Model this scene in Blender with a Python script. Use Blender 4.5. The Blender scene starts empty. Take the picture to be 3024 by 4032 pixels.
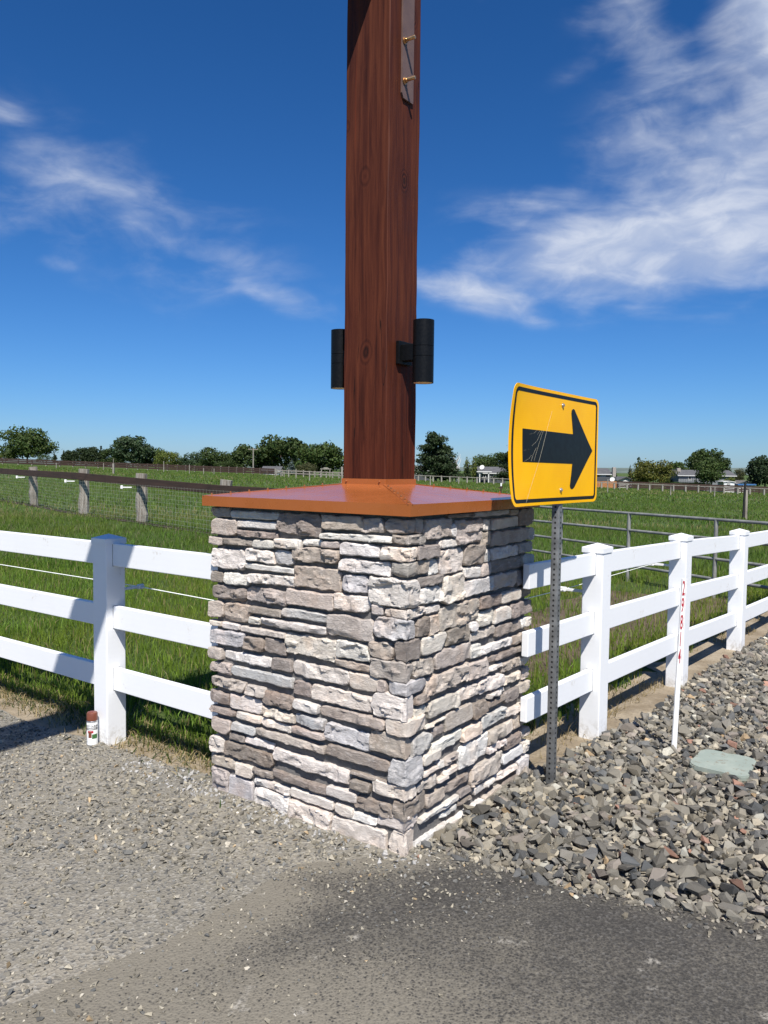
import bpy, bmesh, math, random
import numpy as np
from mathutils import Matrix, Vector

random.seed(7)
RNG = np.random.default_rng(11)
scene = bpy.context.scene

# ------------------------------------------------------------------ camera
EYE = np.array([0.0, 0.0, 1.6])
FPX, PITCH, ROLL, PW, PH = 3030.0, 0.0553, 0.0114, 3024.0, 4032.0
CR, SR = math.cos(ROLL), math.sin(ROLL)
C_F = np.array([0, math.cos(PITCH), -math.sin(PITCH)])
_u = np.array([0, math.sin(PITCH), math.cos(PITCH)])
_x = np.array([1.0, 0, 0])
C_R = CR * _x + SR * _u
C_U = -SR * _x + CR * _u
cd = bpy.data.cameras.new('camera')
cam = bpy.data.objects.new('camera', cd)
scene.collection.objects.link(cam)
cd.sensor_fit = 'VERTICAL'
cd.sensor_height = 36.0
cd.lens = 36.0 * FPX / PH
cd.clip_start = 0.05
cd.clip_end = 20000
cam.matrix_world = Matrix(((C_R[0], C_U[0], -C_F[0], EYE[0]), (C_R[1], C_U[1], -C_F[1], EYE[1]),
                           (C_R[2], C_U[2], -C_F[2], EYE[2]), (0, 0, 0, 1)))
scene.camera = cam

# ------------------------------------------------------------------ sun, sky, exposure
LT = np.array([-0.087, 0.731, -1.0])            # direction the sunlight travels
sun_d = bpy.data.lights.new('sun', 'SUN')
sun_d.energy = 5.0
sun_d.angle = math.radians(0.5)
sun_d.color = (1.0, 0.955, 0.89)
sun = bpy.data.objects.new('sun', sun_d)
scene.collection.objects.link(sun)
sun.rotation_euler = Vector(LT).to_track_quat('-Z', 'Y').to_euler()
sun.location = (3, -8, 12)
SUN_EL = math.atan2(1.0, math.hypot(LT[0], LT[1]))
SUN_ROT = math.atan2(-LT[0], -LT[1])
scene.view_settings.view_transform = 'Standard'
scene.view_settings.look = 'None'
EXPO = 0.52
scene.view_settings.exposure = EXPO
scene.view_settings.gamma = 1.0
scene.view_settings.use_curve_mapping = False
scene.render.engine = 'CYCLES'


class NT:
    """small helper around a node tree"""
    def __init__(s, tree):
        s.t = tree
        s.n = tree.nodes
        s.l = tree.links

    def node(s, typ, ins=None, **kw):
        n = s.n.new(typ)
        for k, v in kw.items():
            setattr(n, k, v)
        for k, v in (ins or {}).items():
            s.put(n.inputs[k], v)
        return n

    def put(s, sock, v):
        if isinstance(v, bpy.types.NodeSocket):
            s.l.new(v, sock)
        else:
            if isinstance(v, (tuple, list)) and len(v) == 3 and sock.type == 'RGBA':
                v = (*v, 1.0)
            sock.default_value = v

    def math(s, op, a, b=0.0, c=None, clamp=False):
        n = s.node('ShaderNodeMath', {0: a, 1: b}, operation=op, use_clamp=clamp)
        if c is not None:
            s.put(n.inputs[2], c)
        return n.outputs[0]

    def mix(s, f, a, b, blend='MIX'):
        n = s.node('ShaderNodeMix', None, data_type='RGBA', blend_type=blend)
        n.clamp_factor = True
        s.put(n.inputs[0], f); s.put(n.inputs[6], a); s.put(n.inputs[7], b)
        return n.outputs[2]

    def noise(s, vec, scale, detail=4.0, rough=0.55, dist=0.0, out=0):
        n = s.node('ShaderNodeTexNoise', {'Scale': scale, 'Detail': detail, 'Roughness': rough, 'Distortion': dist})
        if vec is not None:
            s.put(n.inputs['Vector'], vec)
        return n.outputs[out]

    def voro(s, vec, scale, feature='F1', out=0):
        n = s.node('ShaderNodeTexVoronoi', {'Scale': scale}, feature=feature)
        if vec is not None:
            s.put(n.inputs['Vector'], vec)
        return n.outputs[out]

    def ramp(s, f, stops):
        n = s.node('ShaderNodeValToRGB', {0: f})
        e = n.color_ramp.elements
        while len(e) < len(stops):
            e.new(0.5)
        for el, (p, c) in zip(e, stops):
            el.position = p
            el.color = (*c, 1) if not isinstance(c, (int, float)) else (c, c, c, 1)
        return n.outputs[0]

    def rng(s, v, a, b, c=0.0, d=1.0, smooth=True):
        n = s.node('ShaderNodeMapRange', {0: v, 1: a, 2: b, 3: c, 4: d})
        n.interpolation_type = 'SMOOTHSTEP' if smooth else 'LINEAR'
        return n.outputs[0]

    def mapping(s, vec, scale=(1, 1, 1), loc=(0, 0, 0), rot=(0, 0, 0)):
        n = s.node('ShaderNodeMapping', {'Vector': vec, 'Scale': scale, 'Location': loc, 'Rotation': rot})
        return n.outputs[0]


world = bpy.data.worlds.new('World')
scene.world = world
world.use_nodes = True
w = NT(world.node_tree)
w.n.clear()
sky = w.node('ShaderNodeTexSky', None, sky_type='NISHITA')
sky.sun_disc = False
sky.sun_elevation = SUN_EL
sky.sun_rotation = SUN_ROT
sky.altitude = 300
sky.air_density = 1.0
sky.dust_density = 0.3
sky.ozone_density = 3.0
SKY_STR = 0.105
tc = w.node('ShaderNodeTexCoord')
sep = w.node('ShaderNodeSeparateXYZ', {0: tc.outputs['Generated']})
dx, dy, dz = sep.outputs
az = w.math('ARCTAN2', dx, dy)
el = w.math('ARCSINE', dz)
aev = w.node('ShaderNodeCombineXYZ', {0: az, 1: el, 2: 0.0}).outputs[0]
# cloud banks: (azimuth, elevation, half width, half height, tilt, weight), the wide banks of this sky
BANKS = [(0.33, 0.262, 0.175, 0.052, -0.05, 1.05), (0.40, 0.35, 0.13, 0.085, 0.5, 0.85),
         (0.47, 0.53, 0.085, 0.10, 0.5, 1.25), (0.46, 0.43, 0.075, 0.07, 0.4, 0.8),
         (0.305, 0.49, 0.062, 0.030, -0.45, 0.72), (0.235, 0.458, 0.040, 0.012, 0.3, 0.18),
         (0.17, 0.565, 0.055, 0.018, 0.3, 0.62), (0.37, 0.555, 0.06, 0.018, 0.1, 0.45),
         (0.122, 0.222, 0.085, 0.020, -0.22, 0.58), (0.19, 0.19, 0.03, 0.012, -0.2, 0.3),
         (-0.34, 0.295, 0.20, 0.065, -0.28, 0.36), (-0.46, 0.375, 0.05, 0.026, 0.0, 0.36), (-0.42, 0.31, 0.12, 0.065, 0, 0.34),
         (-0.12, 0.205, 0.070, 0.018, -0.28, 0.46), (-0.22, 0.255, 0.080, 0.038, -0.35, 0.36), (-0.40, 0.235, 0.034, 0.011, -0.1, 0.26),
         (0.5, 0.2, 0.05, 0.02, 0.1, 0.3),
         (0.80, 0.42, 0.25, 0.12, 0.2, 0.9), (-0.85, 0.35, 0.22, 0.06, -0.2, 0.6), (1.5, 0.3, 0.4, 0.08, 0.0, 0.8),
         (2.6, 0.4, 0.4, 0.1, 0.2, 0.8), (-1.8, 0.3, 0.4, 0.08, -0.1, 0.8), (-2.7, 0.5, 0.3, 0.12, 0.3, 0.7)]
tot = None
for (a0, e0, sa, se, tl, wt) in BANKS:
    da = w.math('SUBTRACT', az, a0)
    de = w.math('SUBTRACT', el, e0)
    c_, s_ = math.cos(tl), math.sin(tl)
    p = w.math('DIVIDE', w.math('ADD', w.math('MULTIPLY', da, c_), w.math('MULTIPLY', de, s_)), sa)
    q = w.math('DIVIDE', w.math('SUBTRACT', w.math('MULTIPLY', de, c_), w.math('MULTIPLY', da, s_)), se)
    r2 = w.math('ADD', w.math('MULTIPLY', p, p), w.math('MULTIPLY', q, q))
    g = w.math('MULTIPLY', w.math('EXPONENT', w.math('MULTIPLY', r2, -0.7)), wt)
    tot = g if tot is None else w.math('MAXIMUM', tot, g)
cv = w.mapping(aev, (5.0, 13.0, 1.0), (3.1, 1.7, 0), (0, 0, 0.12))
n1 = w.noise(cv, 1.0, 6.0, 0.52, 0.5)
n2 = w.noise(w.mapping(aev, (16.0, 34.0, 1.0), (0, 0, 2.0), (0, 0, -0.1)), 1.0, 5.0, 0.55, 0.6)
nn = w.math('ADD', w.math('MULTIPLY', n1, 0.84), w.math('MULTIPLY', n2, 0.16))
dens = w.math('ADD', tot, w.math('MULTIPLY', w.math('SUBTRACT', nn, 0.51), 2.3))
mask = w.rng(dens, 0.02, 1.15)
mask = w.math('MULTIPLY', mask, w.rng(tot, 0.02, 0.3))
mask = w.math('MULTIPLY', mask, 0.93)
skyc = w.node('ShaderNodeMix', None, data_type='RGBA', blend_type='MULTIPLY')
skyc.inputs[0].default_value = 1.0
w.put(skyc.inputs[6], sky.outputs[0])
skyc.inputs[7].default_value = (SKY_STR * 0.84, SKY_STR * 0.97, SKY_STR * 1.12, 1)
srgb = w.node('ShaderNodeSeparateColor', {0: skyc.outputs[2]}).outputs
EXS = 2 ** -EXPO
deep = w.node('ShaderNodeCombineColor', {0: w.math('MULTIPLY', w.math('POWER', srgb[0], 1.45), 0.66 * EXS), 1: w.math('MULTIPLY', w.math('POWER', srgb[1], 1.14), 0.72 * EXS),
                                         2: w.math('MULTIPLY', w.math('POWER', srgb[2], 1.10), 0.95 * EXS)}).outputs[0]
cl_col = w.mix(w.rng(n2, 0.35, 0.7), tuple(c * EXS for c in (0.50, 0.58, 0.76)), tuple(c * EXS for c in (0.72, 0.77, 0.88)))
fin = w.mix(mask, deep, cl_col)
bg = w.node('ShaderNodeBackground', {'Color': fin, 'Strength': 1.0})
wo = w.node('ShaderNodeOutputWorld', {'Surface': bg.outputs[0]})


# ------------------------------------------------------------------ geometry helpers
def ray(x, y):
    d = C_R * (x - PW / 2) / FPX - C_U * (y - PH / 2) / FPX + C_F
    return d


def onz(x, y, z=0.0):
    d = ray(x, y)
    return EYE + d * ((z - EYE[2]) / d[2])


def at(x, y, Y):
    d = ray(x, y)
    return EYE + d * (Y / d[1])


def onplane(x, y, p0, n):
    d = ray(x, y)
    return EYE + d * (np.dot(p0 - EYE, n) / np.dot(d, n))


def project(P):
    d = np.asarray(P) - EYE
    zc = d @ C_F
    return np.stack([PW / 2 + FPX * (d @ C_R) / zc, PH / 2 - FPX * (d @ C_U) / zc, zc], -1)


def terrain(x, y):
    x = np.asarray(x, float); y = np.asarray(y, float)
    s = np.clip(y - 7.0, 0, 240)
    s = s * s / (s + 6.0)
    q = np.clip(x / np.maximum(y, 1.0), -0.8, 0.8)
    return s * (-0.0035 - 0.0285 * q)


def ghit(x, y):
    """where the sight line through a picture point meets the ground"""
    d = ray(x, y)
    t, pt = 2.0, 2.0
    while t < 400:
        P = EYE + d * t
        if P[2] < terrain(P[0], P[1]):
            break
        pt = t
        t *= 1.01
    lo, hi = pt, t
    for _ in range(30):
        m = (lo + hi) / 2
        P = EYE + d * m
        if P[2] < terrain(P[0], P[1]): hi = m
        else: lo = m
    return EYE + d * hi


def hashn(ix, iy, iz, seed):
    h = (ix.astype(np.int64) * 374761393 + iy.astype(np.int64) * 668265263 + iz.astype(np.int64) * 2147483647 + seed * 1274126177) & 0xffffffff
    h = ((h ^ (h >> 13)) * 1274126177) & 0xffffffff
    h = ((h ^ (h >> 16)) * 2246822519) & 0xffffffff
    return ((h ^ (h >> 15)) & 0xffffff) / float(0xffffff)


def vn(x, y, z=0.0, seed=0):
    x = np.asarray(x, float); y = np.asarray(y, float); z = np.broadcast_to(np.asarray(z, float), x.shape)
    ix, iy, iz = np.floor(x), np.floor(y), np.floor(z)
    fx, fy, fz = x - ix, y - iy, z - iz
    fx = fx * fx * (3 - 2 * fx); fy = fy * fy * (3 - 2 * fy); fz = fz * fz * (3 - 2 * fz)
    r = 0
    for a in (0, 1):
        for b in (0, 1):
            for c in (0, 1):
                r = r + hashn(ix + a, iy + b, iz + c, seed) * (fx if a else 1 - fx) * (fy if b else 1 - fy) * (fz if c else 1 - fz)
    return r * 2 - 1


def fbm(x, y, z=0.0, seed=0, oct=3):
    r = 0; a = 1.0; t = 0
    for o in range(oct):
        r = r + a * vn(np.asarray(x) * 2 ** o, np.asarray(y) * 2 ** o, np.asarray(z) * 2 ** o, seed + o * 17)
        t += a; a *= 0.5
    return r / t


def inpoly(x, y, poly):
    ins = np.zeros(np.shape(x), bool)
    n = len(poly)
    for i in range(n):
        x0, y0 = poly[i][:2]; x1, y1 = poly[(i + 1) % n][:2]
        c = ((y0 > y) != (y1 > y))
        with np.errstate(divide='ignore', invalid='ignore'):
            c &= x < (x1 - x0) * (y - y0) / (y1 - y0 if y1 != y0 else 1e-12) + x0
        ins ^= c
    return ins


def segdist(x, y, pts, closed=False):
    d = np.full(np.shape(x), 1e9)
    n = len(pts)
    for i in range(n if closed else n - 1):
        a = np.array(pts[i][:2]); b = np.array(pts[(i + 1) % n][:2])
        ab = b - a
        t = np.clip(((x - a[0]) * ab[0] + (y - a[1]) * ab[1]) / max(ab @ ab, 1e-12), 0, 1)
        d = np.minimum(d, np.hypot(x - a[0] - t * ab[0], y - a[1] - t * ab[1]))
    return d


COL = scene.collection


def link(o, parent=None, ploc=None):
    COL.objects.link(o)
    if parent is not None:
        o.parent = parent
        loc = Vector(parent.get('_base', (0, 0, 0))) if ploc is None else Vector(ploc)
        if parent.parent is not None:
            loc = Vector((0, 0, 0))
        o.matrix_parent_inverse = Matrix.Translation(loc).inverted()
    return o


def tag(o, label=None, cat=None, group=None, kind=None):
    if label: o['label'] = label
    if cat: o['category'] = cat
    if group: o['group'] = group
    if kind: o['kind'] = kind
    return o


ROOTS = []


def thing(name, loc, label, cat, group=None):
    o = bpy.data.objects.new(name, None)
    o.empty_display_size = 0.1
    COL.objects.link(o)
    o.location = Vector([float(v) for v in loc])
    o['_base'] = [float(v) for v in loc]
    ROOTS.append(o)
    return tag(o, label, cat, group)


def fast_mesh(name, V, F, col=None, smooth=False):
    V = np.ascontiguousarray(V, np.float32); F = np.ascontiguousarray(F, np.int32)
    me = bpy.data.meshes.new(name)
    k = F.shape[1]
    me.vertices.add(len(V)); me.vertices.foreach_set('co', V.ravel())
    me.loops.add(F.size); me.loops.foreach_set('vertex_index', F.ravel())
    me.polygons.add(len(F))
    me.polygons.foreach_set('loop_start', np.arange(len(F), dtype=np.int32) * k)
    me.polygons.foreach_set('loop_total', np.full(len(F), k, np.int32))
    me.polygons.foreach_set('use_smooth', np.full(len(F), bool(smooth)))
    me.update(calc_edges=True)
    me.validate()
    if col is not None:
        a = me.color_attributes.new('Col', 'FLOAT_COLOR', 'POINT')
        c4 = np.ones((len(V), 4), np.float32); c4[:, :3] = col
        a.data.foreach_set('color', c4.ravel())
    return me


def mobj(name, me, mat, parent=None):
    o = bpy.data.objects.new(name, me)
    if mat is not None:
        me.materials.clear()
        me.materials.append(mat)
    return link(o, parent)


class MB:
    """collects shapes into one mesh"""
    def __init__(s):
        s.bm = bmesh.new()

    def box(s, c, ax, ay, az, hx, hy, hz, bevel=0.0, seg=2):
        b = bmesh.new()
        c = Vector(c); ax = Vector(ax); ay = Vector(ay); az = Vector(az)
        vs = []
        for sx in (-1, 1):
            for sy in (-1, 1):
                for sz in (-1, 1):
                    vs.append(b.verts.new(Vector((sx * hx, sy * hy, sz * hz))))
        for f in ((0, 1, 3, 2), (4, 6, 7, 5), (0, 4, 5, 1), (2, 3, 7, 6), (0, 2, 6, 4), (1, 5, 7, 3)):
            b.faces.new([vs[i] for i in f])
        if bevel > 0:
            bmesh.ops.bevel(b, geom=list(b.edges), offset=bevel, segments=seg, profile=0.5, affect='EDGES')
        s._add(b, Matrix(((ax[0], ay[0], az[0], c[0]), (ax[1], ay[1], az[1], c[1]), (ax[2], ay[2], az[2], c[2]), (0, 0, 0, 1))))
        return s

    def bar(s, p, q, hw, hh, up=(0, 0, 1), bevel=0.0, seg=2):
        p = Vector(p); q = Vector(q); d = (q - p); L = d.length; d.normalize()
        side = d.cross(Vector(up)).normalized(); u = side.cross(d).normalized()
        return s.box((p + q) / 2, d, side, u, L / 2, hw, hh, bevel, seg)

    def tube(s, pts, r, n=8, caps=True):
        b = bmesh.new()
        pts = [Vector(p) for p in pts]
        rings = []
        for i, p in enumerate(pts):
            d = (pts[min(i + 1, len(pts) - 1)] - pts[max(i - 1, 0)]).normalized()
            a = d.orthogonal().normalized() if abs(d.z) > 0.9 else d.cross(Vector((0, 0, 1))).normalized()
            c = d.cross(a).normalized()
            rr = r[i] if isinstance(r, (list, tuple)) else r
            rings.append([b.verts.new(p + (a * math.cos(t * 2 * math.pi / n) + c * math.sin(t * 2 * math.pi / n)) * rr) for t in range(n)])
        for i in range(len(rings) - 1):
            for t in range(n):
                b.faces.new((rings[i][t], rings[i][(t + 1) % n], rings[i + 1][(t + 1) % n], rings[i + 1][t]))
        if caps:
            b.faces.new(rings[0][::-1]); b.faces.new(rings[-1])
        s._add(b)
        return s

    def lathe(s, prof, c, n=32, axis=None):
        b = bmesh.new()
        c = Vector(c)
        rings = []
        for (r, z) in prof:
            rings.append([b.verts.new((r * math.cos(t * 2 * math.pi / n), r * math.sin(t * 2 * math.pi / n), z)) for t in range(n)])
        for i in range(len(rings) - 1):
            for t in range(n):
                b.faces.new((rings[i][t], rings[i][(t + 1) % n], rings[i + 1][(t + 1) % n], rings[i + 1][t]))
        b.faces.new(rings[0][::-1]); b.faces.new(rings[-1])
        m = Matrix.Translation(c)
        if axis is not None:
            m = m @ Vector(axis).to_track_quat('Z', 'Y').to_matrix().to_4x4()
        s._add(b, m)
        return s

    def poly(s, pts):
        vs = [s.bm.verts.new(Vector(p)) for p in pts]
        s.bm.faces.new(vs)
        return s

    def prism(s, pts, ext):
        e = Vector(ext)
        a = [s.bm.verts.new(Vector(p)) for p in pts]
        b = [s.bm.verts.new(Vector(p) + e) for p in pts]
        n = len(a)
        s.bm.faces.new(a[::-1]); s.bm.faces.new(b)
        for i in range(n):
            s.bm.faces.new((a[i], a[(i + 1) % n], b[(i + 1) % n], b[i]))
        return s

    def _add(s, b, m=None):
        if m is not None:
            b.transform(m)
        me = bpy.data.meshes.new('tmp')
        b.to_mesh(me); b.free()
        s.bm.from_mesh(me)
        bpy.data.meshes.remove(me)

    def build(s, name, mat, parent=None, smooth=None):
        me = bpy.data.meshes.new(name)
        bmesh.ops.recalc_face_normals(s.bm, faces=list(s.bm.faces))
        s.bm.to_mesh(me); s.bm.free()
        if smooth is not None:
            me.polygons.foreach_set('use_smooth', np.ones(len(me.polygons), bool))
            me.set_sharp_from_angle(angle=math.radians(smooth))
        return mobj(name, me, mat, parent)


# ------------------------------------------------------------------ pillar frame
TH = 0.622
UL = np.array([-math.cos(TH), math.sin(TH), 0.0])    # along the left face, away from the near corner
UR = np.array([math.sin(TH), math.cos(TH), 0.0])     # along the right face
NL = -UR                                              # outward normal of the left face
NR = -UL                                              # outward normal of the right face
ZV = np.array([0, 0, 1.0])
NEAR = np.array([0.1011, 3.0476, 0.0])
LS = 1.1835
PC = NEAR + (UL + UR) * LS / 2                        # pillar centre
ZCAP = 1.4148
HP = 0.1292
PPC = PC + np.array([0.0085, 0, 0])                   # axis of the timber post
KNOTS = [(*onplane(x, y, PPC + n_ * HP, n_), r_) for (x, y, n_, r_) in ((1444, 1372, NL, .020), (1442, 676, NL, .018), (1372, 484, NL, .013), (1470, 1140, NL, .010), (1604, 706, NR, .016), (1640, 62, NR, .016), (1480, 250, NL, .012))]

# ------------------------------------------------------------------ materials
MATS = {}


def mat(name):
    m = bpy.data.materials.new(name)
    m.use_nodes = True
    t = NT(m.node_tree)
    p = t.n['Principled BSDF']
    MATS[name] = m
    return m, t, p


def bump(t, p, h, strength=0.3, dist=0.01):
    b = t.node('ShaderNodeBump', {'Strength': strength, 'Distance': dist, 'Height': h})
    t.put(p.inputs['Normal'], b.outputs[0])


def simple(name, col, rough=0.6, var=0.12, scale=12.0, metal=0.0, bstr=0.15, bd=0.003, spec=0.5):
    m, t, p = mat(name)
    o = t.node('ShaderNodeTexCoord').outputs['Object']
    n = t.noise(o, scale, 5.0, 0.6)
    a = tuple(c * (1 - var) for c in col); b = tuple(min(1, c * (1 + var)) for c in col)
    t.put(p.inputs['Base Color'], t.mix(t.rng(n, 0.3, 0.7), a, b))
    t.put(p.inputs['Roughness'], t.rng(n, 0.2, 0.8, rough - 0.07, rough + 0.07))
    p.inputs['Metallic'].default_value = metal
    p.inputs['Specular IOR Level'].default_value = spec
    if bstr:
        bump(t, p, t.noise(o, scale * 6, 3.0), bstr, bd)
    return m


def m_stone():
    m, t, p = mat('cast_stone')
    oi = t.node('ShaderNodeObjectInfo')
    o = t.node('ShaderNodeTexCoord').outputs['Object']
    off = t.node('ShaderNodeVectorMath', {0: o, 1: t.node('ShaderNodeCombineXYZ', {0: t.math('MULTIPLY', oi.outputs['Random'], 37.0), 1: 0.0, 2: t.math('MULTIPLY', oi.outputs['Random'], 91.0)}).outputs[0]}, operation='ADD').outputs[0]
    n1 = t.noise(off, 9.0, 5.0, 0.6, 0.8)
    n2 = t.noise(t.mapping(off, (1, 1, 3.2)), 26.0, 6.0, 0.65, 0.5)
    n3 = t.noise(off, 120.0, 4.0, 0.7)
    base = oi.outputs['Color']
    dark = t.mix(1.0, base, (0.74, 0.72, 0.71), 'MULTIPLY')
    lite = t.mix(0.5, base, (0.70, 0.645, 0.60))
    c = t.mix(t.rng(n1, 0.42, 0.68, 0, 0.75), base, dark)
    c = t.mix(t.rng(n2, 0.52, 0.72, 0, 0.65), c, lite)
    warm = t.mix(1.0, c, (1.10, 0.95, 0.84), 'MULTIPLY')
    c = t.mix(t.rng(t.noise(off, 5.0, 3.0), 0.5, 0.72, 0, 0.6), c, warm)
    c = t.mix(t.rng(n3, 0.35, 0.75, 0, 0.3), c, t.mix(1.0, c, (0.80, 0.79, 0.78), 'MULTIPLY'))
    t.put(p.inputs['Base Color'], c)
    p.inputs['Roughness'].default_value = 0.92
    p.inputs['Specular IOR Level'].default_value = 0.2
    h = t.math('ADD', t.math('MULTIPLY', n2, 0.8), t.math('MULTIPLY', n3, 0.28))
    crack = t.math('ABSOLUTE', t.math('SUBTRACT', t.noise(t.mapping(off, (1, 1, 2.4)), 17.0, 6.0, 0.62, 1.2), 0.5))
    h = t.math('ADD', h, t.math('MULTIPLY', t.rng(crack, 0.0, 0.06), 0.55))
    bump(t, p, h, 0.55, 0.011)
    return m


def m_attr(name, rough=0.9, nscale=60.0, bstr=0.4, bd=0.004, spec=0.25, objcol=False, trans=0.0):
    m, t, p = mat(name)
    o = t.node('ShaderNodeTexCoord').outputs['Object']
    if objcol:
        base = t.node('ShaderNodeObjectInfo').outputs['Color']
    else:
        base = t.node('ShaderNodeAttribute', None, attribute_name='Col').outputs['Color']
    n = t.noise(o, nscale, 5.0, 0.65)
    c = t.mix(t.rng(n, 0.35, 0.7, 0, 0.5), base, t.mix(1.0, base, (0.55, 0.55, 0.56), 'MULTIPLY'))
    c = t.mix(t.rng(t.noise(o, nscale * 0.37, 4.0), 0.52, 0.7, 0, 0.4), c, t.mix(0.6, c, (0.27, 0.245, 0.21)))
    t.put(p.inputs['Base Color'], c)
    p.inputs['Roughness'].default_value = rough
    p.inputs['Specular IOR Level'].default_value = spec
    if bstr:
        bump(t, p, t.noise(o, nscale * 3, 4.0, 0.7), bstr, bd)
    return m


def m_leaf(name, rough=0.6, tr=0.35):
    m, t, p = mat(name)
    base = t.node('ShaderNodeAttribute', None, attribute_name='Col').outputs['Color']
    t.put(p.inputs['Base Color'], base)
    p.inputs['Roughness'].default_value = rough
    p.inputs['Specular IOR Level'].default_value = 0.25
    tl = t.node('ShaderNodeBsdfTranslucent', {'Color': t.mix(1.0, base, (1.25, 1.3, 0.7), 'MULTIPLY')})
    mx = t.node('ShaderNodeMixShader', {0: tr, 1: p.outputs[0], 2: tl.outputs[0]})
    t.l.new(mx.outputs[0], t.n['Material Output'].inputs[0])
    return m


def m_wood_stain():
    m, t, p = mat('stained_timber')
    o = t.node('ShaderNodeTexCoord').outputs['Object']
    warp = t.noise(o, 2.2, 3.0, 0.5, 0.0, 1)
    v = t.node('ShaderNodeVectorMath', {0: o, 1: t.node('ShaderNodeVectorMath', {0: warp, 'Scale': 0.035}, operation='SCALE').outputs[0]}, operation='ADD').outputs[0]
    v = t.mapping(v, (1, 1, 1))
    # knots at their places on the two seen faces
    kd = None
    for (kx_, ky_, kz_, kr_) in KNOTS:
        dv = t.node('ShaderNodeVectorMath', {0: v, 1: (kx_, ky_, kz_)}, operation='SUBTRACT').outputs[0]
        dv = t.node('ShaderNodeVectorMath', {0: dv, 1: (1 / kr_, 1 / kr_, 0.62 / kr_)}, operation='MULTIPLY').outputs[0]
        ln = t.node('ShaderNodeVectorMath', {0: dv}, operation='LENGTH').outputs['Value']
        kd = ln if kd is None else t.math('MINIMUM', kd, ln)
    knot = t.rng(kd, 0.5, 3.2, 1.0, 0.0)
    g = t.noise(t.mapping(v, (42, 42, 1.5)), 1.0, 5.0, 0.6, 0.4)
    rings = t.math('ADD', t.math('MULTIPLY', kd, 7.5), t.math('MULTIPLY', g, 3.0))
    ring = t.math('MULTIPLY_ADD', t.math('SINE', rings), 0.5, 0.5)
    gr = t.math('ADD', t.math('MULTIPLY', g, t.math('SUBTRACT', 1.0, t.math('MULTIPLY', knot, 0.7))), t.math('MULTIPLY', ring, t.math('MULTIPLY', knot, 0.42)))
    fine = t.noise(t.mapping(v, (150, 150, 5.0)), 1.0, 4.0, 0.65)
    f = t.math('ADD', t.math('MULTIPLY', gr, 0.7), t.math('MULTIPLY', fine, 0.3))
    c = t.ramp(f, [(0.28, (0.019, 0.0050, 0.0030)), (0.44, (0.058, 0.0140, 0.0068)), (0.56, (0.086, 0.0220, 0.0100)), (0.76, (0.125, 0.036, 0.0160))])
    c = t.mix(t.rng(kd, 1.0, 0.55, 0, 0.8), c, (0.030, 0.010, 0.006))
    streak = t.noise(t.mapping(v, (20, 20, 0.5)), 1.0, 3.0, 0.5)
    c = t.mix(t.rng(streak, 0.62, 0.72, 0, 0.6), c, (0.14, 0.024, 0.009))
    c = t.mix(t.rng(t.noise(t.mapping(o, (2.5, 2.5, 1.1)), 1.0, 4.0), 0.45, 0.7, 0, 0.55), c, t.mix(1.0, c, (0.50, 0.42, 0.42), 'MULTIPLY'))
    ck = t.math('ABSOLUTE', t.math('SUBTRACT', t.noise(t.mapping(v, (11, 11, 0.45)), 1.0, 3.0, 0.45), 0.5))
    ck = t.math('MULTIPLY', t.rng(ck, 0.0065, 0.002), t.rng(t.noise(t.mapping(o, (3, 3, 1.2)), 1.0, 2.0), 0.5, 0.62))
    c = t.mix(t.math('MULTIPLY', ck, 0.85), c, (0.008, 0.003, 0.002))
    t.put(p.inputs['Base Color'], c)
    t.put(p.inputs['Roughness'], t.rng(g, 0.3, 0.7, 0.55, 0.75))
    p.inputs['Specular IOR Level'].default_value = 0.18
    bump(t, p, f, 0.5, 0.004)
    return m


def m_old_wood(name, a, b, sc=(22, 22, 1.2)):
    m, t, p = mat(name)
    o = t.node('ShaderNodeTexCoord').outputs['Object']
    g = t.noise(t.mapping(o, sc), 1.0, 5.0, 0.65, 0.7)
    n = t.noise(o, 3.0, 4.0)
    c = t.mix(t.rng(g, 0.35, 0.65), a, b)
    c = t.mix(t.rng(n, 0.5, 0.75, 0, 0.6), c, tuple(x * 0.45 for x in a))
    t.put(p.inputs['Base Color'], c)
    p.inputs['Roughness'].default_value = 0.9
    bump(t, p, g, 0.5, 0.01)
    return m


def m_ground(name, fn, rough=0.95):
    m, t, p = mat(name)
    o = t.node('ShaderNodeTexCoord').outputs['Object']
    c, h, st, bd = fn(t, o)
    t.put(p.inputs['Base Color'], c)
    p.inputs['Roughness'].default_value = rough
    p.inputs['Specular IOR Level'].default_value = 0.25
    bump(t, p, h, st, bd)
    return m


def g_field(t, o):
    n = t.noise(o, 0.10, 5.0, 0.6)
    n2 = t.noise(o, 1.3, 5.0, 0.65)
    n3 = t.noise(o, 14.0, 5.0, 0.7)
    c = t.mix(t.rng(n3, 0.3, 0.7), (0.042, 0.070, 0.014), (0.080, 0.122, 0.026))
    c = t.mix(t.rng(n2, 0.52, 0.78, 0, 0.6), c, (0.095, 0.110, 0.035))
    c = t.mix(t.rng(n, 0.56, 0.74, 0, 0.55), c, (0.085, 0.13, 0.03))
    return c, t.math('ADD', n3, n2), 0.9, 0.08


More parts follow.
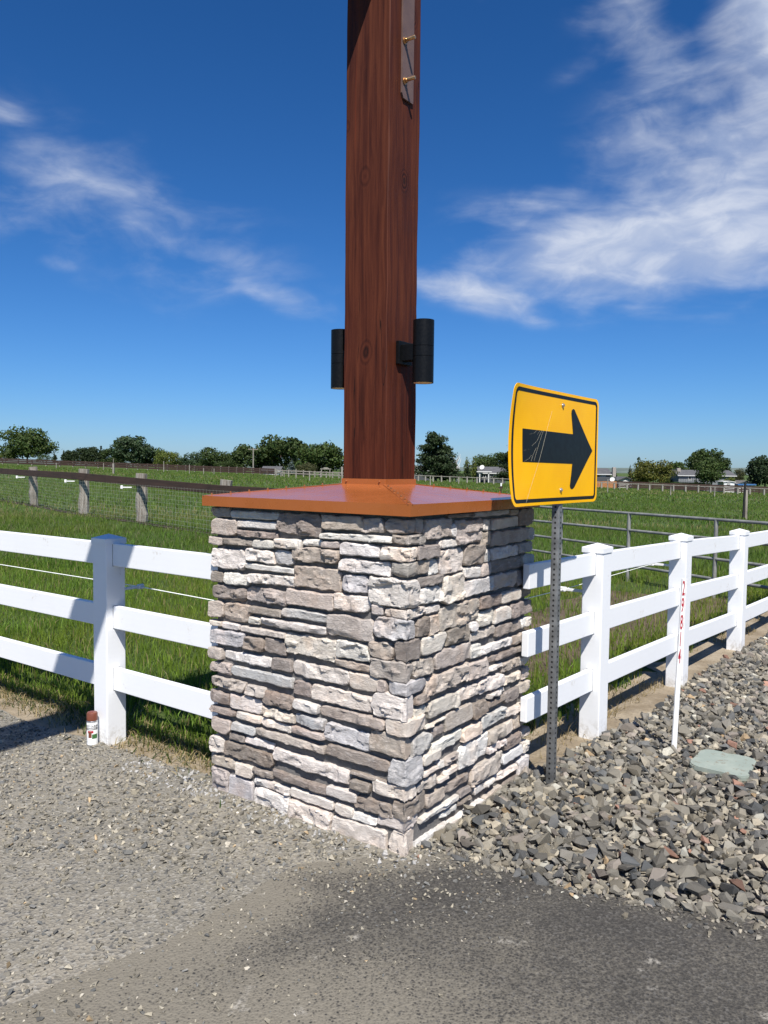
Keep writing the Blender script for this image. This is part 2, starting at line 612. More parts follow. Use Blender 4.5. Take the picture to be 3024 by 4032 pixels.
def g_dust(t, o):
    n = t.noise(o, 1.6, 5.0, 0.6)
    n2 = t.noise(o, 38.0, 5.0, 0.7)
    v = t.voro(o, 95.0, 'F1', 1)
    vb = t.node('ShaderNodeSeparateColor', {0: v}).outputs[0]
    c = t.mix(t.rng(n, 0.35, 0.7), (0.195, 0.180, 0.148), (0.255, 0.231, 0.187))
    c = t.mix(t.rng(n2, 0.45, 0.7, 0, 0.7), c, (0.15, 0.144, 0.13))
    c = t.mix(t.rng(vb, 0.75, 0.97, 0, 0.8), c, (0.29, 0.275, 0.24))
    c = t.mix(t.rng(vb, 0.22, 0.02, 0, 0.8), c, (0.075, 0.075, 0.075))
    return c, t.math('ADD', t.voro(o, 95.0), n2), 0.8, 0.006


def g_asphalt(t, o):
    dust = t.node('ShaderNodeAttribute', None, attribute_name='Col').outputs['Fac']
    n = t.noise(o, 1.1, 5.0, 0.6, 0.4)
    n2 = t.noise(o, 4.5, 5.0, 0.6, 0.3)
    n3 = t.noise(o, 70.0, 4.0, 0.7)
    v = t.node('ShaderNodeSeparateColor', {0: t.voro(o, 110.0, 'F1', 1)}).outputs
    vd = t.voro(o, 110.0)
    v2 = t.node('ShaderNodeSeparateColor', {0: t.voro(t.mapping(o, (1, 1, 1), (0, 0, 0), (0, 0, .5)), 82.0, 'F1', 1)}).outputs
    vd2 = t.voro(t.mapping(o, (1, 1, 1), (0, 0, 0), (0, 0, .5)), 82.0)
    c = t.mix(t.rng(n3, 0.3, 0.7), (0.036, 0.034, 0.031), (0.066, 0.062, 0.056))
    c = t.mix(t.rng(v[0], 0.80, 1.0, 0, 0.8), c, (0.105, 0.10, 0.092))
    d = t.math('ADD', t.math('MULTIPLY', dust, 1.05), t.math('MULTIPLY', t.math('SUBTRACT', n2, 0.5), 0.55))
    d = t.math('ADD', d, t.math('MULTIPLY', t.math('SUBTRACT', n, 0.5), 0.6))
    pit = t.math('ADD', t.rng(vd, 0.05, 0.55, -0.20, 0.20), t.math('MULTIPLY', t.rng(v2[1], 0.45, 0.95, 0, 1), t.rng(vd2, 0.15, 0.5, -0.7, 0.0)))
    d = t.math('ADD', d, t.math('ADD', pit, t.math('MULTIPLY', t.math('SUBTRACT', n3, 0.5), 0.7)))
    c = t.mix(t.rng(d, 0.15, 0.95, 0.0, 0.92), c, t.mix(n3, (0.15, 0.136, 0.108), (0.225, 0.203, 0.162)))
    sp = t.rng(t.noise(o, 9.0, 2.0, 0.4), 0.66, 0.76, 0, 1.0)
    c = t.mix(t.math('MULTIPLY', sp, t.rng(n3, 0.40, 0.6)), c, (0.33, 0.31, 0.27))
    return c, t.math('ADD', t.math('MULTIPLY', vd, 0.9), n3), 0.75, 0.004


def g_dirt(t, o):
    n = t.noise(o, 2.5, 5.0, 0.65)
    n2 = t.noise(o, 45.0, 5.0, 0.7)
    c = t.mix(t.rng(n, 0.3, 0.7), (0.20, 0.155, 0.100), (0.36, 0.30, 0.215))
    c = t.mix(t.rng(n2, 0.5, 0.7, 0, 0.6), c, (0.14, 0.11, 0.075))
    return c, t.math('ADD', n, n2), 0.8, 0.015


def g_soil(t, o):
    n = t.noise(o, 3.0, 5.0, 0.65)
    n2 = t.noise(o, 40.0, 5.0, 0.7)
    c = t.mix(t.rng(n, 0.3, 0.7), (0.075, 0.055, 0.036), (0.16, 0.12, 0.082))
    c = t.mix(t.rng(n2, 0.5, 0.7, 0, 0.6), c, (0.06, 0.045, 0.03))
    return c, t.math('ADD', n, n2), 0.9, 0.02


M_STONE = m_stone()
M_MORTAR = simple('mortar', (0.15, 0.142, 0.135), 0.95, 0.2, 30, bstr=0.6, bd=0.01)
M_CAP = None


def m_cap():
    m, t, p = mat('painted_copper_sheet')
    o = t.node('ShaderNodeTexCoord').outputs['Object']
    n = t.noise(o, 4.0, 4.0)
    n2 = t.noise(o, 1.6, 3.0)
    t.put(p.inputs['Base Color'], t.mix(t.rng(n, 0.3, 0.7), (0.36, 0.105, 0.026), (0.40, 0.120, 0.032)))
    t.put(p.inputs['Roughness'], t.rng(t.noise(o, 14.0, 4.0), 0.3, 0.7, 0.24, 0.32))
    p.inputs['Metallic'].default_value = 0.15
    p.inputs['Coat Weight'].default_value = 0.3
    p.inputs['Coat Roughness'].default_value = 0.13
    bump(t, p, n2, 0.25, 0.02)
    return m


M_CAP = m_cap()
M_TIMBER = m_wood_stain()


def m_vinyl():
    m, t, p = mat('white_vinyl')
    o = t.node('ShaderNodeTexCoord').outputs['Object']
    n = t.noise(o, 3.0, 5.0, 0.6)
    z = t.node('ShaderNodeSeparateXYZ', {0: o}).outputs[2]
    c = t.mix(t.rng(n, 0.4, 0.75, 0, 0.4), (0.80, 0.81, 0.82), (0.74, 0.745, 0.74))
    spot = t.math('MULTIPLY', t.rng(t.noise(o, 6.0, 4.0), 0.60, 0.72), t.rng(t.noise(o, 60.0, 3.0), 0.5, 0.66))
    c = t.mix(t.math('MULTIPLY', spot, 0.75), c, (0.52, 0.47, 0.40))
    mud = t.math('MULTIPLY', t.rng(z, 0.16, 0.02, 0, 1), t.rng(t.noise(o, 22.0, 5.0, 0.7), 0.42, 0.62))
    c = t.mix(t.math('MULTIPLY', mud, 0.55), c, (0.36, 0.32, 0.26))
    t.put(p.inputs['Base Color'], c)
    t.put(p.inputs['Roughness'], t.rng(n, 0.3, 0.7, 0.42, 0.55))
    rib = t.math('SINE', t.math('MULTIPLY', z, 210.0))
    bump(t, p, t.math('ADD', t.math('MULTIPLY', rib, 0.2), t.noise(o, 25.0, 3.0)), 0.05, 0.003)
    return m


M_VINYL = m_vinyl()
M_BLACK = simple('black_powder_coat', (0.0045, 0.005, 0.006), 0.42, 0.15, 80, bstr=0.05, bd=0.001, spec=0.18)
M_SCREW = simple('copper_screw', (0.42, 0.17, 0.07), 0.35, 0.1, 80, metal=0.6, bstr=0)
M_BRASS = simple('gold_zinc', (0.62, 0.40, 0.22), 0.3, 0.1, 60, metal=0.9, bstr=0.1)
M_PLATE = simple('brown_painted_steel', (0.125, 0.078, 0.066), 0.5, 0.1, 15)
M_GALV = simple('galvanised_steel', (0.20, 0.205, 0.205), 0.55, 0.25, 18, metal=0.5, bstr=0.1)
M_HOLE = simple('hole_shade_and_stake', (0.012, 0.012, 0.012), 0.9, 0.1, 10, bstr=0)  # near black: shade inside the sign post holes as colour; also a dark stake
M_PIPE = simple('weathered_pipe', (0.235, 0.235, 0.22), 0.6, 0.25, 8, metal=0.25)
M_LENS = simple('frosted_glass', (0.72, 0.72, 0.68), 0.3, 0.05, 10, bstr=0)
M_WHITE = simple('white_plastic', (0.80, 0.80, 0.79), 0.4, 0.05, 20, bstr=0)
M_RED = simple('red_print', (0.38, 0.020, 0.035), 0.5, 0.1, 30, bstr=0)
M_INK = simple('black_print', (0.007, 0.007, 0.008), 0.4, 0.15, 30, bstr=0, spec=0.25)
M_GREENP = simple('green_print', (0.05, 0.15, 0.045), 0.45, 0.1, 30, bstr=0)
M_CANCAP = simple('brown_plastic_cap', (0.17, 0.055, 0.032), 0.35, 0.08, 30, bstr=0)
M_CANTIN = simple('tin_rim', (0.55, 0.55, 0.55), 0.3, 0.1, 30, metal=0.8, bstr=0)
M_TWINE = simple('white_poly_wire', (0.85, 0.87, 0.82), 0.6, 0.1, 30, bstr=0)
M_OLDP = m_old_wood('grey_weathered_post', (0.15, 0.125, 0.10), (0.33, 0.30, 0.26))
M_PALEP = m_old_wood('pale_weathered_wood', (0.17, 0.155, 0.13), (0.31, 0.29, 0.25))
M_BROWNB = m_old_wood('brown_painted_board', (0.030, 0.015, 0.0105), (0.052, 0.027, 0.019), (1.2, 1.2, 25))
M_ROCK_O = m_attr('ballast_rock', 0.9, 55.0, 0.5, 0.006, objcol=True)
M_ROCK_A = m_attr('ballast_rock_bed', 0.9, 55.0, 0.5, 0.006)
M_CHIP = m_attr('gravel_chip', 0.92, 90.0, 0.3, 0.002)
M_GRASS = m_leaf('grass_blade', 0.55, 0.35)
M_LEAF = m_leaf('tree_leaf', 0.65, 0.22)
M_BARK = m_old_wood('bark', (0.055, 0.042, 0.032), (0.11, 0.088, 0.068), (6, 6, 1))
M_FIELD = m_ground('meadow_ground', g_field)
M_DUST = m_ground('gravel_fines', g_dust)
M_ASPH = m_ground('dusty_asphalt', g_asphalt, 0.9)
M_DIRT = m_ground('dry_dirt', g_dirt)
M_SOIL = m_ground('brown_soil', g_soil)

# ------------------------------------------------------------------ terrain and ground sheets
def axis_pts(lo, hi, fine, n):
    a = np.concatenate([-np.geomspace(fine, -lo, n)[::-1], [0], np.geomspace(fine, hi, n)])
    return a


gx = np.unique(np.concatenate([np.linspace(-16, 16, 65), axis_pts(-4000, 4000, 16.5, 40)]))
gx = gx[(np.abs(gx) <= 16) | (np.abs(gx) > 16.4)]
gy = np.unique(np.concatenate([np.linspace(-12, 40, 105), np.geomspace(40.6, 4000, 60), -np.geomspace(12.6, 3000, 16)]))
GX, GY = np.meshgrid(gx, gy)
GZ = terrain(GX, GY) + 0.05 * fbm(GX * 0.22, GY * 0.22, 0, 3) * np.clip((GY - 9) / 8, 0, 1)
V = np.stack([GX.ravel(), GY.ravel(), GZ.ravel()], -1)
ny_, nx_ = GX.shape
idx = np.arange(nx_ * ny_).reshape(ny_, nx_)
F = np.stack([idx[:-1, :-1].ravel(), idx[:-1, 1:].ravel(), idx[1:, 1:].ravel(), idx[1:, :-1].ravel()], -1)
tag(mobj('ground', fast_mesh('ground', V, F, None, True), M_FIELD), kind='structure')

# fences: left line and right line of the white vinyl fence
LP0 = onz(435, 2922)                                   # left post foot
FD_L = np.array([math.cos(TH), -math.sin(TH), 0.0])   # towards the pillar
RP = [onz(2333, 2903), onz(2663, 2702), onz(2895, 2558)]
FD_R = (RP[2] - RP[0]); FD_R[2] = 0; FD_R /= np.linalg.norm(FD_R)
RP.append(RP[2] + FD_R * 1.62); RP.append(RP[3] + FD_R * 1.62); RP.append(RP[4] + FD_R * 1.62)
FN_L = np.array([math.sin(TH), math.cos(TH), 0.0])     # beyond the left fence
FN_R = np.array([-FD_R[1], FD_R[0], 0.0])              # beyond the right fence


def sheet(name, poly, z, m, cell=0.06, zfun=None, edge_noise=0.0, col=None, kind='structure'):
    poly = [np.array(p[:2], float) for p in poly]
    # resample the outline and roughen it
    pts = []
    for i in range(len(poly)):
        a, b = poly[i], poly[(i + 1) % len(poly)]
        n = max(1, int(np.linalg.norm(b - a) / cell))
        for k in range(n):
            pts.append(a + (b - a) * k / n)
    P = np.array(pts)
    if edge_noise:
        P = P + edge_noise * np.stack([fbm(P[:, 0] * 6, P[:, 1] * 6, 1.5, 5), fbm(P[:, 0] * 6, P[:, 1] * 6, 8.5, 9)], -1)
    bm = bmesh.new()
    vs = [bm.verts.new((p[0], p[1], 0)) for p in P]
    es = [bm.edges.new((vs[i], vs[(i + 1) % len(vs)])) for i in range(len(vs))]
    bmesh.ops.triangle_fill(bm, use_beauty=True, edges=es)
    lo, hi = P.min(0), P.max(0)
    step = max(cell * 2.5, 0.12)
    for axis in (0, 1):
        k = lo[axis] + step
        while k < hi[axis]:
            no = [0, 0, 0]; no[axis] = 1
            co = [0, 0, 0]; co[axis] = k
            bmesh.ops.bisect_plane(bm, geom=list(bm.verts) + list(bm.edges) + list(bm.faces), plane_co=co, plane_no=no)
            k += step
    X = np.array([v.co.x for v in bm.verts]); Y = np.array([v.co.y for v in bm.verts])
    Z = np.full(len(X), z) if zfun is None else z + zfun(X, Y)
    Z = Z + terrain(X, Y)
    for v, zz in zip(bm.verts, Z):
        v.co.z = zz
    bmesh.ops.recalc_face_normals(bm, faces=list(bm.faces))
    for f in bm.faces:
        f.smooth = True
        if f.normal.z < 0:
            f.normal_flip()
    me = bpy.data.meshes.new(name)
    bm.to_mesh(me); bm.free()
    if col is not None:
        a = me.color_attributes.new('Col', 'FLOAT_COLOR', 'POINT')
        c = col(X, Y)
        c4 = np.stack([c, c, c, np.ones_like(c)], -1).astype(np.float32)
        a.data.foreach_set('color', c4.ravel())
    return tag(mobj(name, me, m), kind=kind)


# dry dirt under both fences
def along(p, d, n, a, b):
    return p + d * a + n * b


sheet('dirt_strip', [along(LP0, FD_L, FN_L, -9, -0.35), along(LP0, FD_L, FN_L, 1.6, -0.35), along(LP0, FD_L, FN_L, 1.6, 0.22), along(LP0, FD_L, FN_L, -9, 0.30)],
      0.006, M_DIRT, 0.12, edge_noise=0.12)
sheet('dirt_path', [along(RP[0], FD_R, FN_R, -1.3, -0.5), along(RP[0], FD_R, FN_R, 10, -0.5), along(RP[0], FD_R, FN_R, 10, 0.40), along(RP[0], FD_R, FN_R, -1.3, 0.32)],
      0.005, M_DIRT, 0.12, edge_noise=0.2)
SOILP = [along(RP[0], FD_R, FN_R, 0.1, 1.0), along(RP[0], FD_R, FN_R, 2.2, 0.8), along(RP[0], FD_R, FN_R, 5.0, 0.6), along(RP[0], FD_R, FN_R, 8.0, 1.2), along(RP[0], FD_R, FN_R, 6.0, 2.6), along(RP[0], FD_R, FN_R, 2.5, 2.1), along(RP[0], FD_R, FN_R, 0.6, 1.9)]
sheet('bare_soil', SOILP, 0.004, M_SOIL, 0.12, edge_noise=0.35)

# gravel apron (left), asphalt lane (front right)
GRAVP = [along(LP0, FD_L, FN_L, -8, -0.12), along(LP0, FD_L, FN_L, -0.6, -0.12), along(LP0, FD_L, FN_L, 0.9, 0.0), NEAR + UR * 0.5 + UL * 0.5, NEAR + UR * 0.3 + NR * .25, (0.55, 2.75), (0.4, 2.2), (-0.6, 1.9), (-2.4, 0.6), (-9, 0.6), (-9, 6.5)]
gz = lambda X, Y: 0.012 * fbm(X * 1.2, Y * 1.2, 0, 21) + 0.004
sheet('gravel_apron', GRAVP, 0.012, M_DUST, 0.08, gz, 0.05)
ASPX = [(1160, 3440), (1400, 3425), (1600, 3420), (1700, 3392), (1850, 3408), (2060, 3472), (2300, 3535), (2600, 3585), (2820, 3622), (3024, 3655), (3500, 3700), (4300, 3790)]
ASPP = [onz(*p)[:2] for p in ASPX] + [np.array((7.0, 1.2)), np.array((7.0, -4.0)), np.array((-2.6, -4.0)), onz(-500, 4330)[:2], onz(0, 4030)[:2], onz(270, 3880)[:2], onz(500, 3810)[:2], onz(800, 3655)[:2], onz(990, 3555)[:2]]
AEDGE_L = [onz(-500, 4330)[:2], onz(0, 4030)[:2], onz(270, 3880)[:2], onz(500, 3810)[:2], onz(800, 3655)[:2], onz(990, 3555)[:2], onz(1160, 3440)[:2], onz(1400, 3425)[:2], onz(1600, 3420)[:2], onz(1700, 3392)[:2]]


def asph_dust(X, Y):
    d = segdist(X, Y, AEDGE_L[:6])
    a = 0.85 * np.clip(1 - d / 0.40, 0, 1) ** 1.1
    a = np.maximum(a, 0.6 * np.clip(1 - segdist(X, Y, AEDGE_L[5:]) / 0.13, 0, 1))
    b = np.clip((2.62 - Y) / 0.6, 0, 1) * np.clip((0.95 - X) / 1.1, 0, 1) * 0.72
    return np.clip(np.maximum(a, b) + 0.16, 0, 1)


az_ = lambda X, Y: 0.006 * fbm(X * 0.8, Y * 0.8, 0, 31)
sheet('asphalt_lane', ASPP, 0.026, M_ASPH, 0.04, az_, 0.07, asph_dust)

# rock bed
BEDX = [(1640, 3360), (1850, 3420), (2060, 3485), (2300, 3550), (2600, 3600), (2820, 3640), (3024, 3670), (3500, 3720), (4300, 3810)]
BEDP = [onz(*p)[:2] for p in BEDX] + [np.array((7.5, 3.5)), np.array((9.5, 10.5)), along(RP[0], FD_R, FN_R, 8.0, -0.1)[:2], along(RP[2], FD_R, FN_R, 0.0, -0.05)[:2], along(RP[1], FD_R, FN_R, 0.0, -0.03)[:2], along(RP[0], FD_R, FN_R, 0.6, -0.14)[:2], along(RP[0], FD_R, FN_R, 0.2, -0.03)[:2],
                                          along(RP[0], FD_R, FN_R, -0.2, -0.02)[:2], along(RP[0], FD_R, FN_R, -0.65, -0.02)[:2], (NEAR + UR * LS * 0.95 + UL * 0.1)[:2], (NEAR + UL * 0.06 + UR * .1)[:2]]


def bedz(X, Y):
    d = segdist(X, Y, BEDP, True)
    return 0.065 * np.clip(d / 0.5, 0, 1) ** 0.7 + 0.02 * fbm(X * 2, Y * 2, 0, 41) * np.clip(d / 0.3, 0, 1)


BED = sheet('rock_bed', BEDP, 0.008, M_DUST, 0.08, lambda X, Y: bedz(X, Y) - 0.01)

# far hills
hb = MB()
hx = np.linspace(-3500, 3500, 90)
hz1 = 12 + 26 * (fbm(hx / 700, hx * 0 + 3.3, 0, 51) + 0.6)
for i in range(len(hx) - 1):
    a, b = hx[i], hx[i + 1]
    hb.poly([(a, 3000, -12), (b, 3000, -12), (b, 3350, hz1[i + 1]), (a, 3350, hz1[i])])
    hb.poly([(a, 3350, hz1[i]), (b, 3350, hz1[i + 1]), (b, 3900, -12), (a, 3900, -12)])
tag(hb.build('hills', simple('distant_hills', (0.10, 0.13, 0.11), 0.95, 0.2, 0.01, bstr=0), None, 60), kind='structure')


# ------------------------------------------------------------------ rocks and gravel
def hulls(n, npts, seed, flat=0.7, sharp=0.0):
    rng = np.random.default_rng(seed)
    out = []
    for _ in range(n):
        p = rng.normal(size=(npts, 3)); p /= (np.abs(p) ** 3.2).sum(1)[:, None] ** (1 / 3.2)
        p *= rng.uniform(0.66, 1.05, (npts, 1))
        p *= np.array([rng.uniform(0.95, 1.35), rng.uniform(0.7, 1.0), rng.uniform(0.45, 0.85) * flat / 0.7])
        bm = bmesh.new()
        for q in p: bm.verts.new(q)
        r = bmesh.ops.convex_hull(bm, input=list(bm.verts))
        bmesh.ops.delete(bm, geom=[g for g in r['geom_interior'] if isinstance(g, bmesh.types.BMVert)], context='VERTS')
        bmesh.ops.triangulate(bm, faces=list(bm.faces))
        bm.verts.ensure_lookup_table(); bm.verts.index_update()
        Vv = np.array([v.co[:] for v in bm.verts]); Ff = np.array([[v.index for v in f.verts] for f in bm.faces])
        bm.free()
        out.append((Vv, Ff))
    return out


def rand_rot(n, rng, tilt=1.0):
    yaw = rng.uniform(0, 2 * np.pi, n); a = rng.normal(0, tilt, n); b = rng.normal(0, tilt, n)
    cz, sz, ca, sa, cb, sb = np.cos(yaw), np.sin(yaw), np.cos(a), np.sin(a), np.cos(b), np.sin(b)
    z = np.zeros(n); o = np.ones(n)
    Rz = np.stack([cz, -sz, z, sz, cz, z, z, z, o], -1).reshape(n, 3, 3)
    Rx = np.stack([o, z, z, z, ca, -sa, z, sa, ca], -1).reshape(n, 3, 3)
    Ry = np.stack([cb, z, sb, z, o, z, -sb, z, cb], -1).reshape(n, 3, 3)
    return Rz @ Rx @ Ry


def scatter_mesh(name, variants, pos, rot, size, col):
    Vs, Fs, Cs = [], [], []
    off = 0
    vi = np.arange(len(pos)) % len(variants)
    for k, (v, f) in enumerate(variants):
        sel = np.where(vi == k)[0]
        if not len(sel): continue
        vv = np.einsum('nij,vj->nvi', rot[sel], v) * size[sel][:, None, None] + pos[sel][:, None, :]
        ff = f[None] + (np.arange(len(sel)) * len(v))[:, None, None] + off
        Vs.append(vv.reshape(-1, 3)); Fs.append(ff.reshape(-1, 3))
        Cs.append(np.repeat(col[sel], len(v), 0))
        off += len(sel) * len(v)
    return fast_mesh(name, np.concatenate(Vs), np.concatenate(Fs), np.concatenate(Cs))


def pillar_out(X, Y, m=0.0):
    a = (X - PC[0]) * UL[0] + (Y - PC[1]) * UL[1]; b = (X - PC[0]) * UR[0] + (Y - PC[1]) * UR[1]
    return np.maximum(np.abs(a), np.abs(b)) > LS / 2 + m


ROCK_PAL = np.array([(0.115, 0.108, 0.098), (0.15, 0.14, 0.122), (0.19, 0.172, 0.142), (0.075, 0.076, 0.078), (0.055, 0.058, 0.062), (0.225, 0.20, 0.16), (0.17, 0.15, 0.135), (0.24, 0.175, 0.11), (0.19, 0.11, 0.085), (0.27, 0.26, 0.23)])
ROCK_P = np.array([.22, .22, .17, .12, .08, .09, .07, .010, .008, .03]); ROCK_P /= ROCK_P.sum()
LID = [onz(2707, 3022, .08), onz(2769, 2958, .08), onz(2983, 3001, .08), onz(2945, 3079, .08)]
rv = hulls(40, 12, 5, 0.66)
rg = np.random.default_rng(3)
cand = []
for layer, (sp, zo, smin, smax) in enumerate([(0.042, 0.000, 0.016, 0.036), (0.056, 0.013, 0.017, 0.048), (0.036, 0.008, 0.007, 0.018)]):
    xs = np.arange(-0.2, 8.5, sp); ys = np.arange(2.2, 10.5, sp)
    X, Y = np.meshgrid(xs, ys)
    X = (X + rg.uniform(-.48, .48, X.shape) * sp).ravel(); Y = (Y + rg.uniform(-.48, .48, Y.shape) * sp).ravel()
    k = inpoly(X, Y, BEDP) & pillar_out(X, Y, 0.02) & ~inpoly(X, Y, [l[:2] for l in LID])
    k &= (X < 0.62 * Y + 0.7)
    X, Y = X[k], Y[k]
    s = smin + (smax - smin) * rg.beta(1.6, 2.6, len(X))
    fd = segdist(X, Y, [r[:2] for r in RP])
    keep = (fd > 0.10) | (rg.random(len(X)) < 0.3)
    X, Y, s = X[keep], Y[keep], s[keep]
    Z = bedz(X, Y) + zo + s * 0.25 + rg.uniform(-.006, .008, len(X)) + terrain(X, Y)
    cand.append(np.stack([X, Y, Z, s], -1))
# stones that strayed onto the asphalt
ex = np.array([onz(*p)[:2] for p in BEDX[:7]])
ti = rg.uniform(0, len(ex) - 1.001, 260); i0 = ti.astype(int); fr0 = (ti - i0)[:, None]
E_ = ex[i0] * (1 - fr0) + ex[i0 + 1] * fr0
E_ = E_ + np.stack([rg.normal(0, .02, 260), -np.abs(rg.exponential(.05, 260)) + .02], -1)
ss_ = 0.004 + 0.014 * rg.beta(1, 3, 260)
cand.append(np.stack([E_[:, 0], E_[:, 1], 0.027 + ss_ * .3, ss_], -1))
cand = np.concatenate(cand)
rrot = rand_rot(len(cand), rg, 0.5)
rcol = ROCK_PAL[rg.choice(len(ROCK_PAL), len(cand), p=ROCK_P)] * rg.uniform(0.7, 2.05, (len(cand), 1)) * np.array([1.01, 1.0, 0.94])
pr = project(cand[:, :3])
vis = (pr[:, 0] > 20) & (pr[:, 0] < 3004) & (pr[:, 1] < 4010)
score = np.where(vis, cand[:, 3] / pr[:, 2], 0)
top = np.argsort(-score)[:300]
rmesh = []
for k, (v, f) in enumerate(rv):
    me = fast_mesh('rock', v, f); me.materials.append(M_ROCK_O)
    rmesh.append(me)
for j, i in enumerate(top):
    o = bpy.data.objects.new('rock', rmesh[int(i) % len(rmesh)])
    link(o, BED)
    m3 = Matrix(rrot[i].tolist()).to_4x4()
    s = float(cand[i, 3]) * 1.06
    o.matrix_basis = Matrix.Translation(Vector(cand[i, :3].tolist())) @ m3 @ Matrix.Scale(s, 4)
    o.color = (*[float(c) for c in rcol[i]], 1)
rest = np.ones(len(cand), bool); rest[top] = False
tag(mobj('loose_rocks', scatter_mesh('loose_rocks', rv, cand[rest, :3], rrot[rest], cand[rest, 3], rcol[rest]), M_ROCK_A),
    'bed of crushed grey and tan rock filling the right side', 'rocks', kind='stuff')

# crushed gravel
gv = hulls(18, 8, 9, 0.62)
rg = np.random.default_rng(13)
N = 80000
X = rg.uniform(-3.6, 1.0, N); Y = rg.uniform(1.95, 6.8, N)
# thin out with distance and keep to what the eye could reach from near here
k = inpoly(X, Y, GRAVP) & pillar_out(X, Y, 0.0) & (X > -0.62 * Y - 0.25) & (X < 0.62 * Y + .25)
dense = np.clip(0.66 + 0.55 * fbm(X * 1.1, Y * 1.1, 0, 61) + 0.15 * fbm(X * 5, Y * 5, 0, 63), 0.05, 1)
inas = inpoly(X, Y, ASPP)
ed = segdist(X, Y, AEDGE_L)
dense = np.where(inas, 0.95 * np.exp(-ed / 0.24) * np.clip(0.55 + 1.1 * fbm(X * 5, Y * 5, 0, 67), 0.05, 1.2) + 0.03, dense * np.clip(0.5 + ed / 0.4, 0, 1))
k &= rg.random(N) < dense
k |= (segdist(X, Y, [(NEAR + UL * -0.02)[:2], (NEAR + UL * LS)[:2]]) < 0.07) & pillar_out(X, Y, 0.0) & ~inas
X, Y, inas = X[k], Y[k], inas[k]
s = 0.0056 + 0.0190 * rg.beta(1.1, 3.2, len(X))
s *= np.clip(0.80 + 0.4 * fbm(X * 0.9, Y * 0.9, 0, 66), 0.55, 1.25)
s = np.where(rg.random(len(X)) < 0.012, s * 1.7, s)
s = np.where(inas, s * 0.8, s)
Z = np.where(inas, 0.026 + az_(X, Y), 0.012 + gz(X, Y)) + s * rg.uniform(0.1, 0.5, len(X))
pal = np.array([(0.17, 0.16, 0.14), (0.20, 0.185, 0.155), (0.235, 0.215, 0.175), (0.13, 0.13, 0.128), (0.10, 0.103, 0.106), (0.29, 0.27, 0.235), (0.42, 0.40, 0.37), (0.26, 0.20, 0.13)])
col = pal[rg.choice(8, len(X), p=[.25, .23, .17, .15, .1, .07, .008, .022])] * rg.uniform(0.6, 1.85, (len(X), 1)) * np.array([1.02, 1.0, 0.93])
nearw = segdist(X, Y, [(NEAR)[:2], (NEAR + UL * (LS + .5))[:2]]) < 0.12
col = np.where((nearw & (rg.random(len(X)) < 0.35))[:, None], np.array([0.42, 0.41, 0.39]) * rg.uniform(.8, 1.1, (len(X), 1)), col)
tag(mobj('gravel', scatter_mesh('gravel', gv, np.stack([X, Y, Z], -1), rand_rot(len(X), rg, 0.55), s, col), M_CHIP),
    'fine crushed grey gravel spread left of the stone pillar', 'gravel', kind='stuff')

# ------------------------------------------------------------------ stone pillar
CLS = {'w': (0.68, 0.645, 0.595), 'g': (0.51, 0.50, 0.485), 't': (0.475, 0.415, 0.36), 'd': (0.29, 0.248, 0.216), 'p': (0.66, 0.595, 0.53), 'm': (0.40, 0.36, 0.325),
       'l': (0.66, 0.635, 0.60)}
K1 = (750, 1850, 0.57263)
K2 = (750, 2600, 0.57263)
K3 = (1500, 1850, 0.42194)
K4 = (1500, 2500, 0.42945)
LEFT1 = """120 245 250 330 m;245 248 490 276 m;490 266 880 300 m;250 280 590 350 w;578 292 882 462 d;886 310 1170 425 t;1142 330 1318 440 t;
125 332 300 460 t;300 348 575 415 l;300 415 575 480 d;872 430 1375 510 w;105 460 200 518 t;200 468 415 530 d;415 480 562 545 w;562 470 748 552 w;750 475 880 530 w;880 490 1003 548 m;
120 535 358 695 p;355 540 550 648 w;553 555 687 662 g;683 528 1003 655 t;1008 502 1293 607 w;357 645 687 718 w;998 605 1365 735 w;115 698 205 782 d;205 705 378 803 w;378 708 698 812 w;690 655 1012 845 t;1010 712 1207 862 g;
120 790 360 912 d;362 805 650 945 m;645 820 972 975 t;975 852 1218 993 w;1225 930 1308 1008 g;108 900 208 1030 t;208 910 388 1062 t;385 938 608 1018 d;612 950 925 1058 g;385 1010 465 1072 w;465 1015 915 1142 p;917 988 1247 1192 t;
110 1035 200 1085 w;200 1050 320 1112 w;320 1072 637 1168 p;113 1090 345 1232 g;345 1140 490 1265 d;490 1160 635 1283 d;633 1122 995 1330 p;983 1175 1212 1335 w;1210 1172 1380 1318 t;
105 1218 203 1315 t;205 1240 540 1370 w;540 1288 678 1405 d;675 1315 1073 1495 p;973 1305 1210 1400 t;120 1315 255 1418 t;255 1345 683 1515 g;1072 1395 1268 1545 p;1260 1450 1330 1548 t"""
LEFT2 = """118 105 355 232 t;355 165 497 272 t;683 140 810 265 d;808 165 1228 368 p;103 205 250 315 d;252 232 470 385 p;470 208 685 352 d;685 270 868 382 w;105 310 295 400 d;295 350 465 448 p;470 325 697 443 p;868 310 1318 500 t;698 370 905 495 g;
122 385 262 522 t;265 425 430 528 g;462 400 678 508 w;680 455 912 562 t;428 465 913 655 t;905 430 1215 642 g;110 510 208 648 p;245 500 358 580 d;358 530 550 628 w;210 555 548 758 d;545 608 1072 860 p;915 580 1350 785 d;110 645 290 772 t;290 710 410 830 p;410 745 545 830 d;545 762 915 935 d;
1080 770 1355 870 d;1085 820 1220 925 d;415 810 668 945 w;922 860 1130 1000 p;122 735 238 905 m;238 790 410 968 g;418 870 660 1070 l;668 880 968 1050 p;975 990 1105 1100 p;1110 930 1365 1105 d;668 965 950 1145 p;1045 1030 1258 1160 w;950 1065 1330 1320 p"""
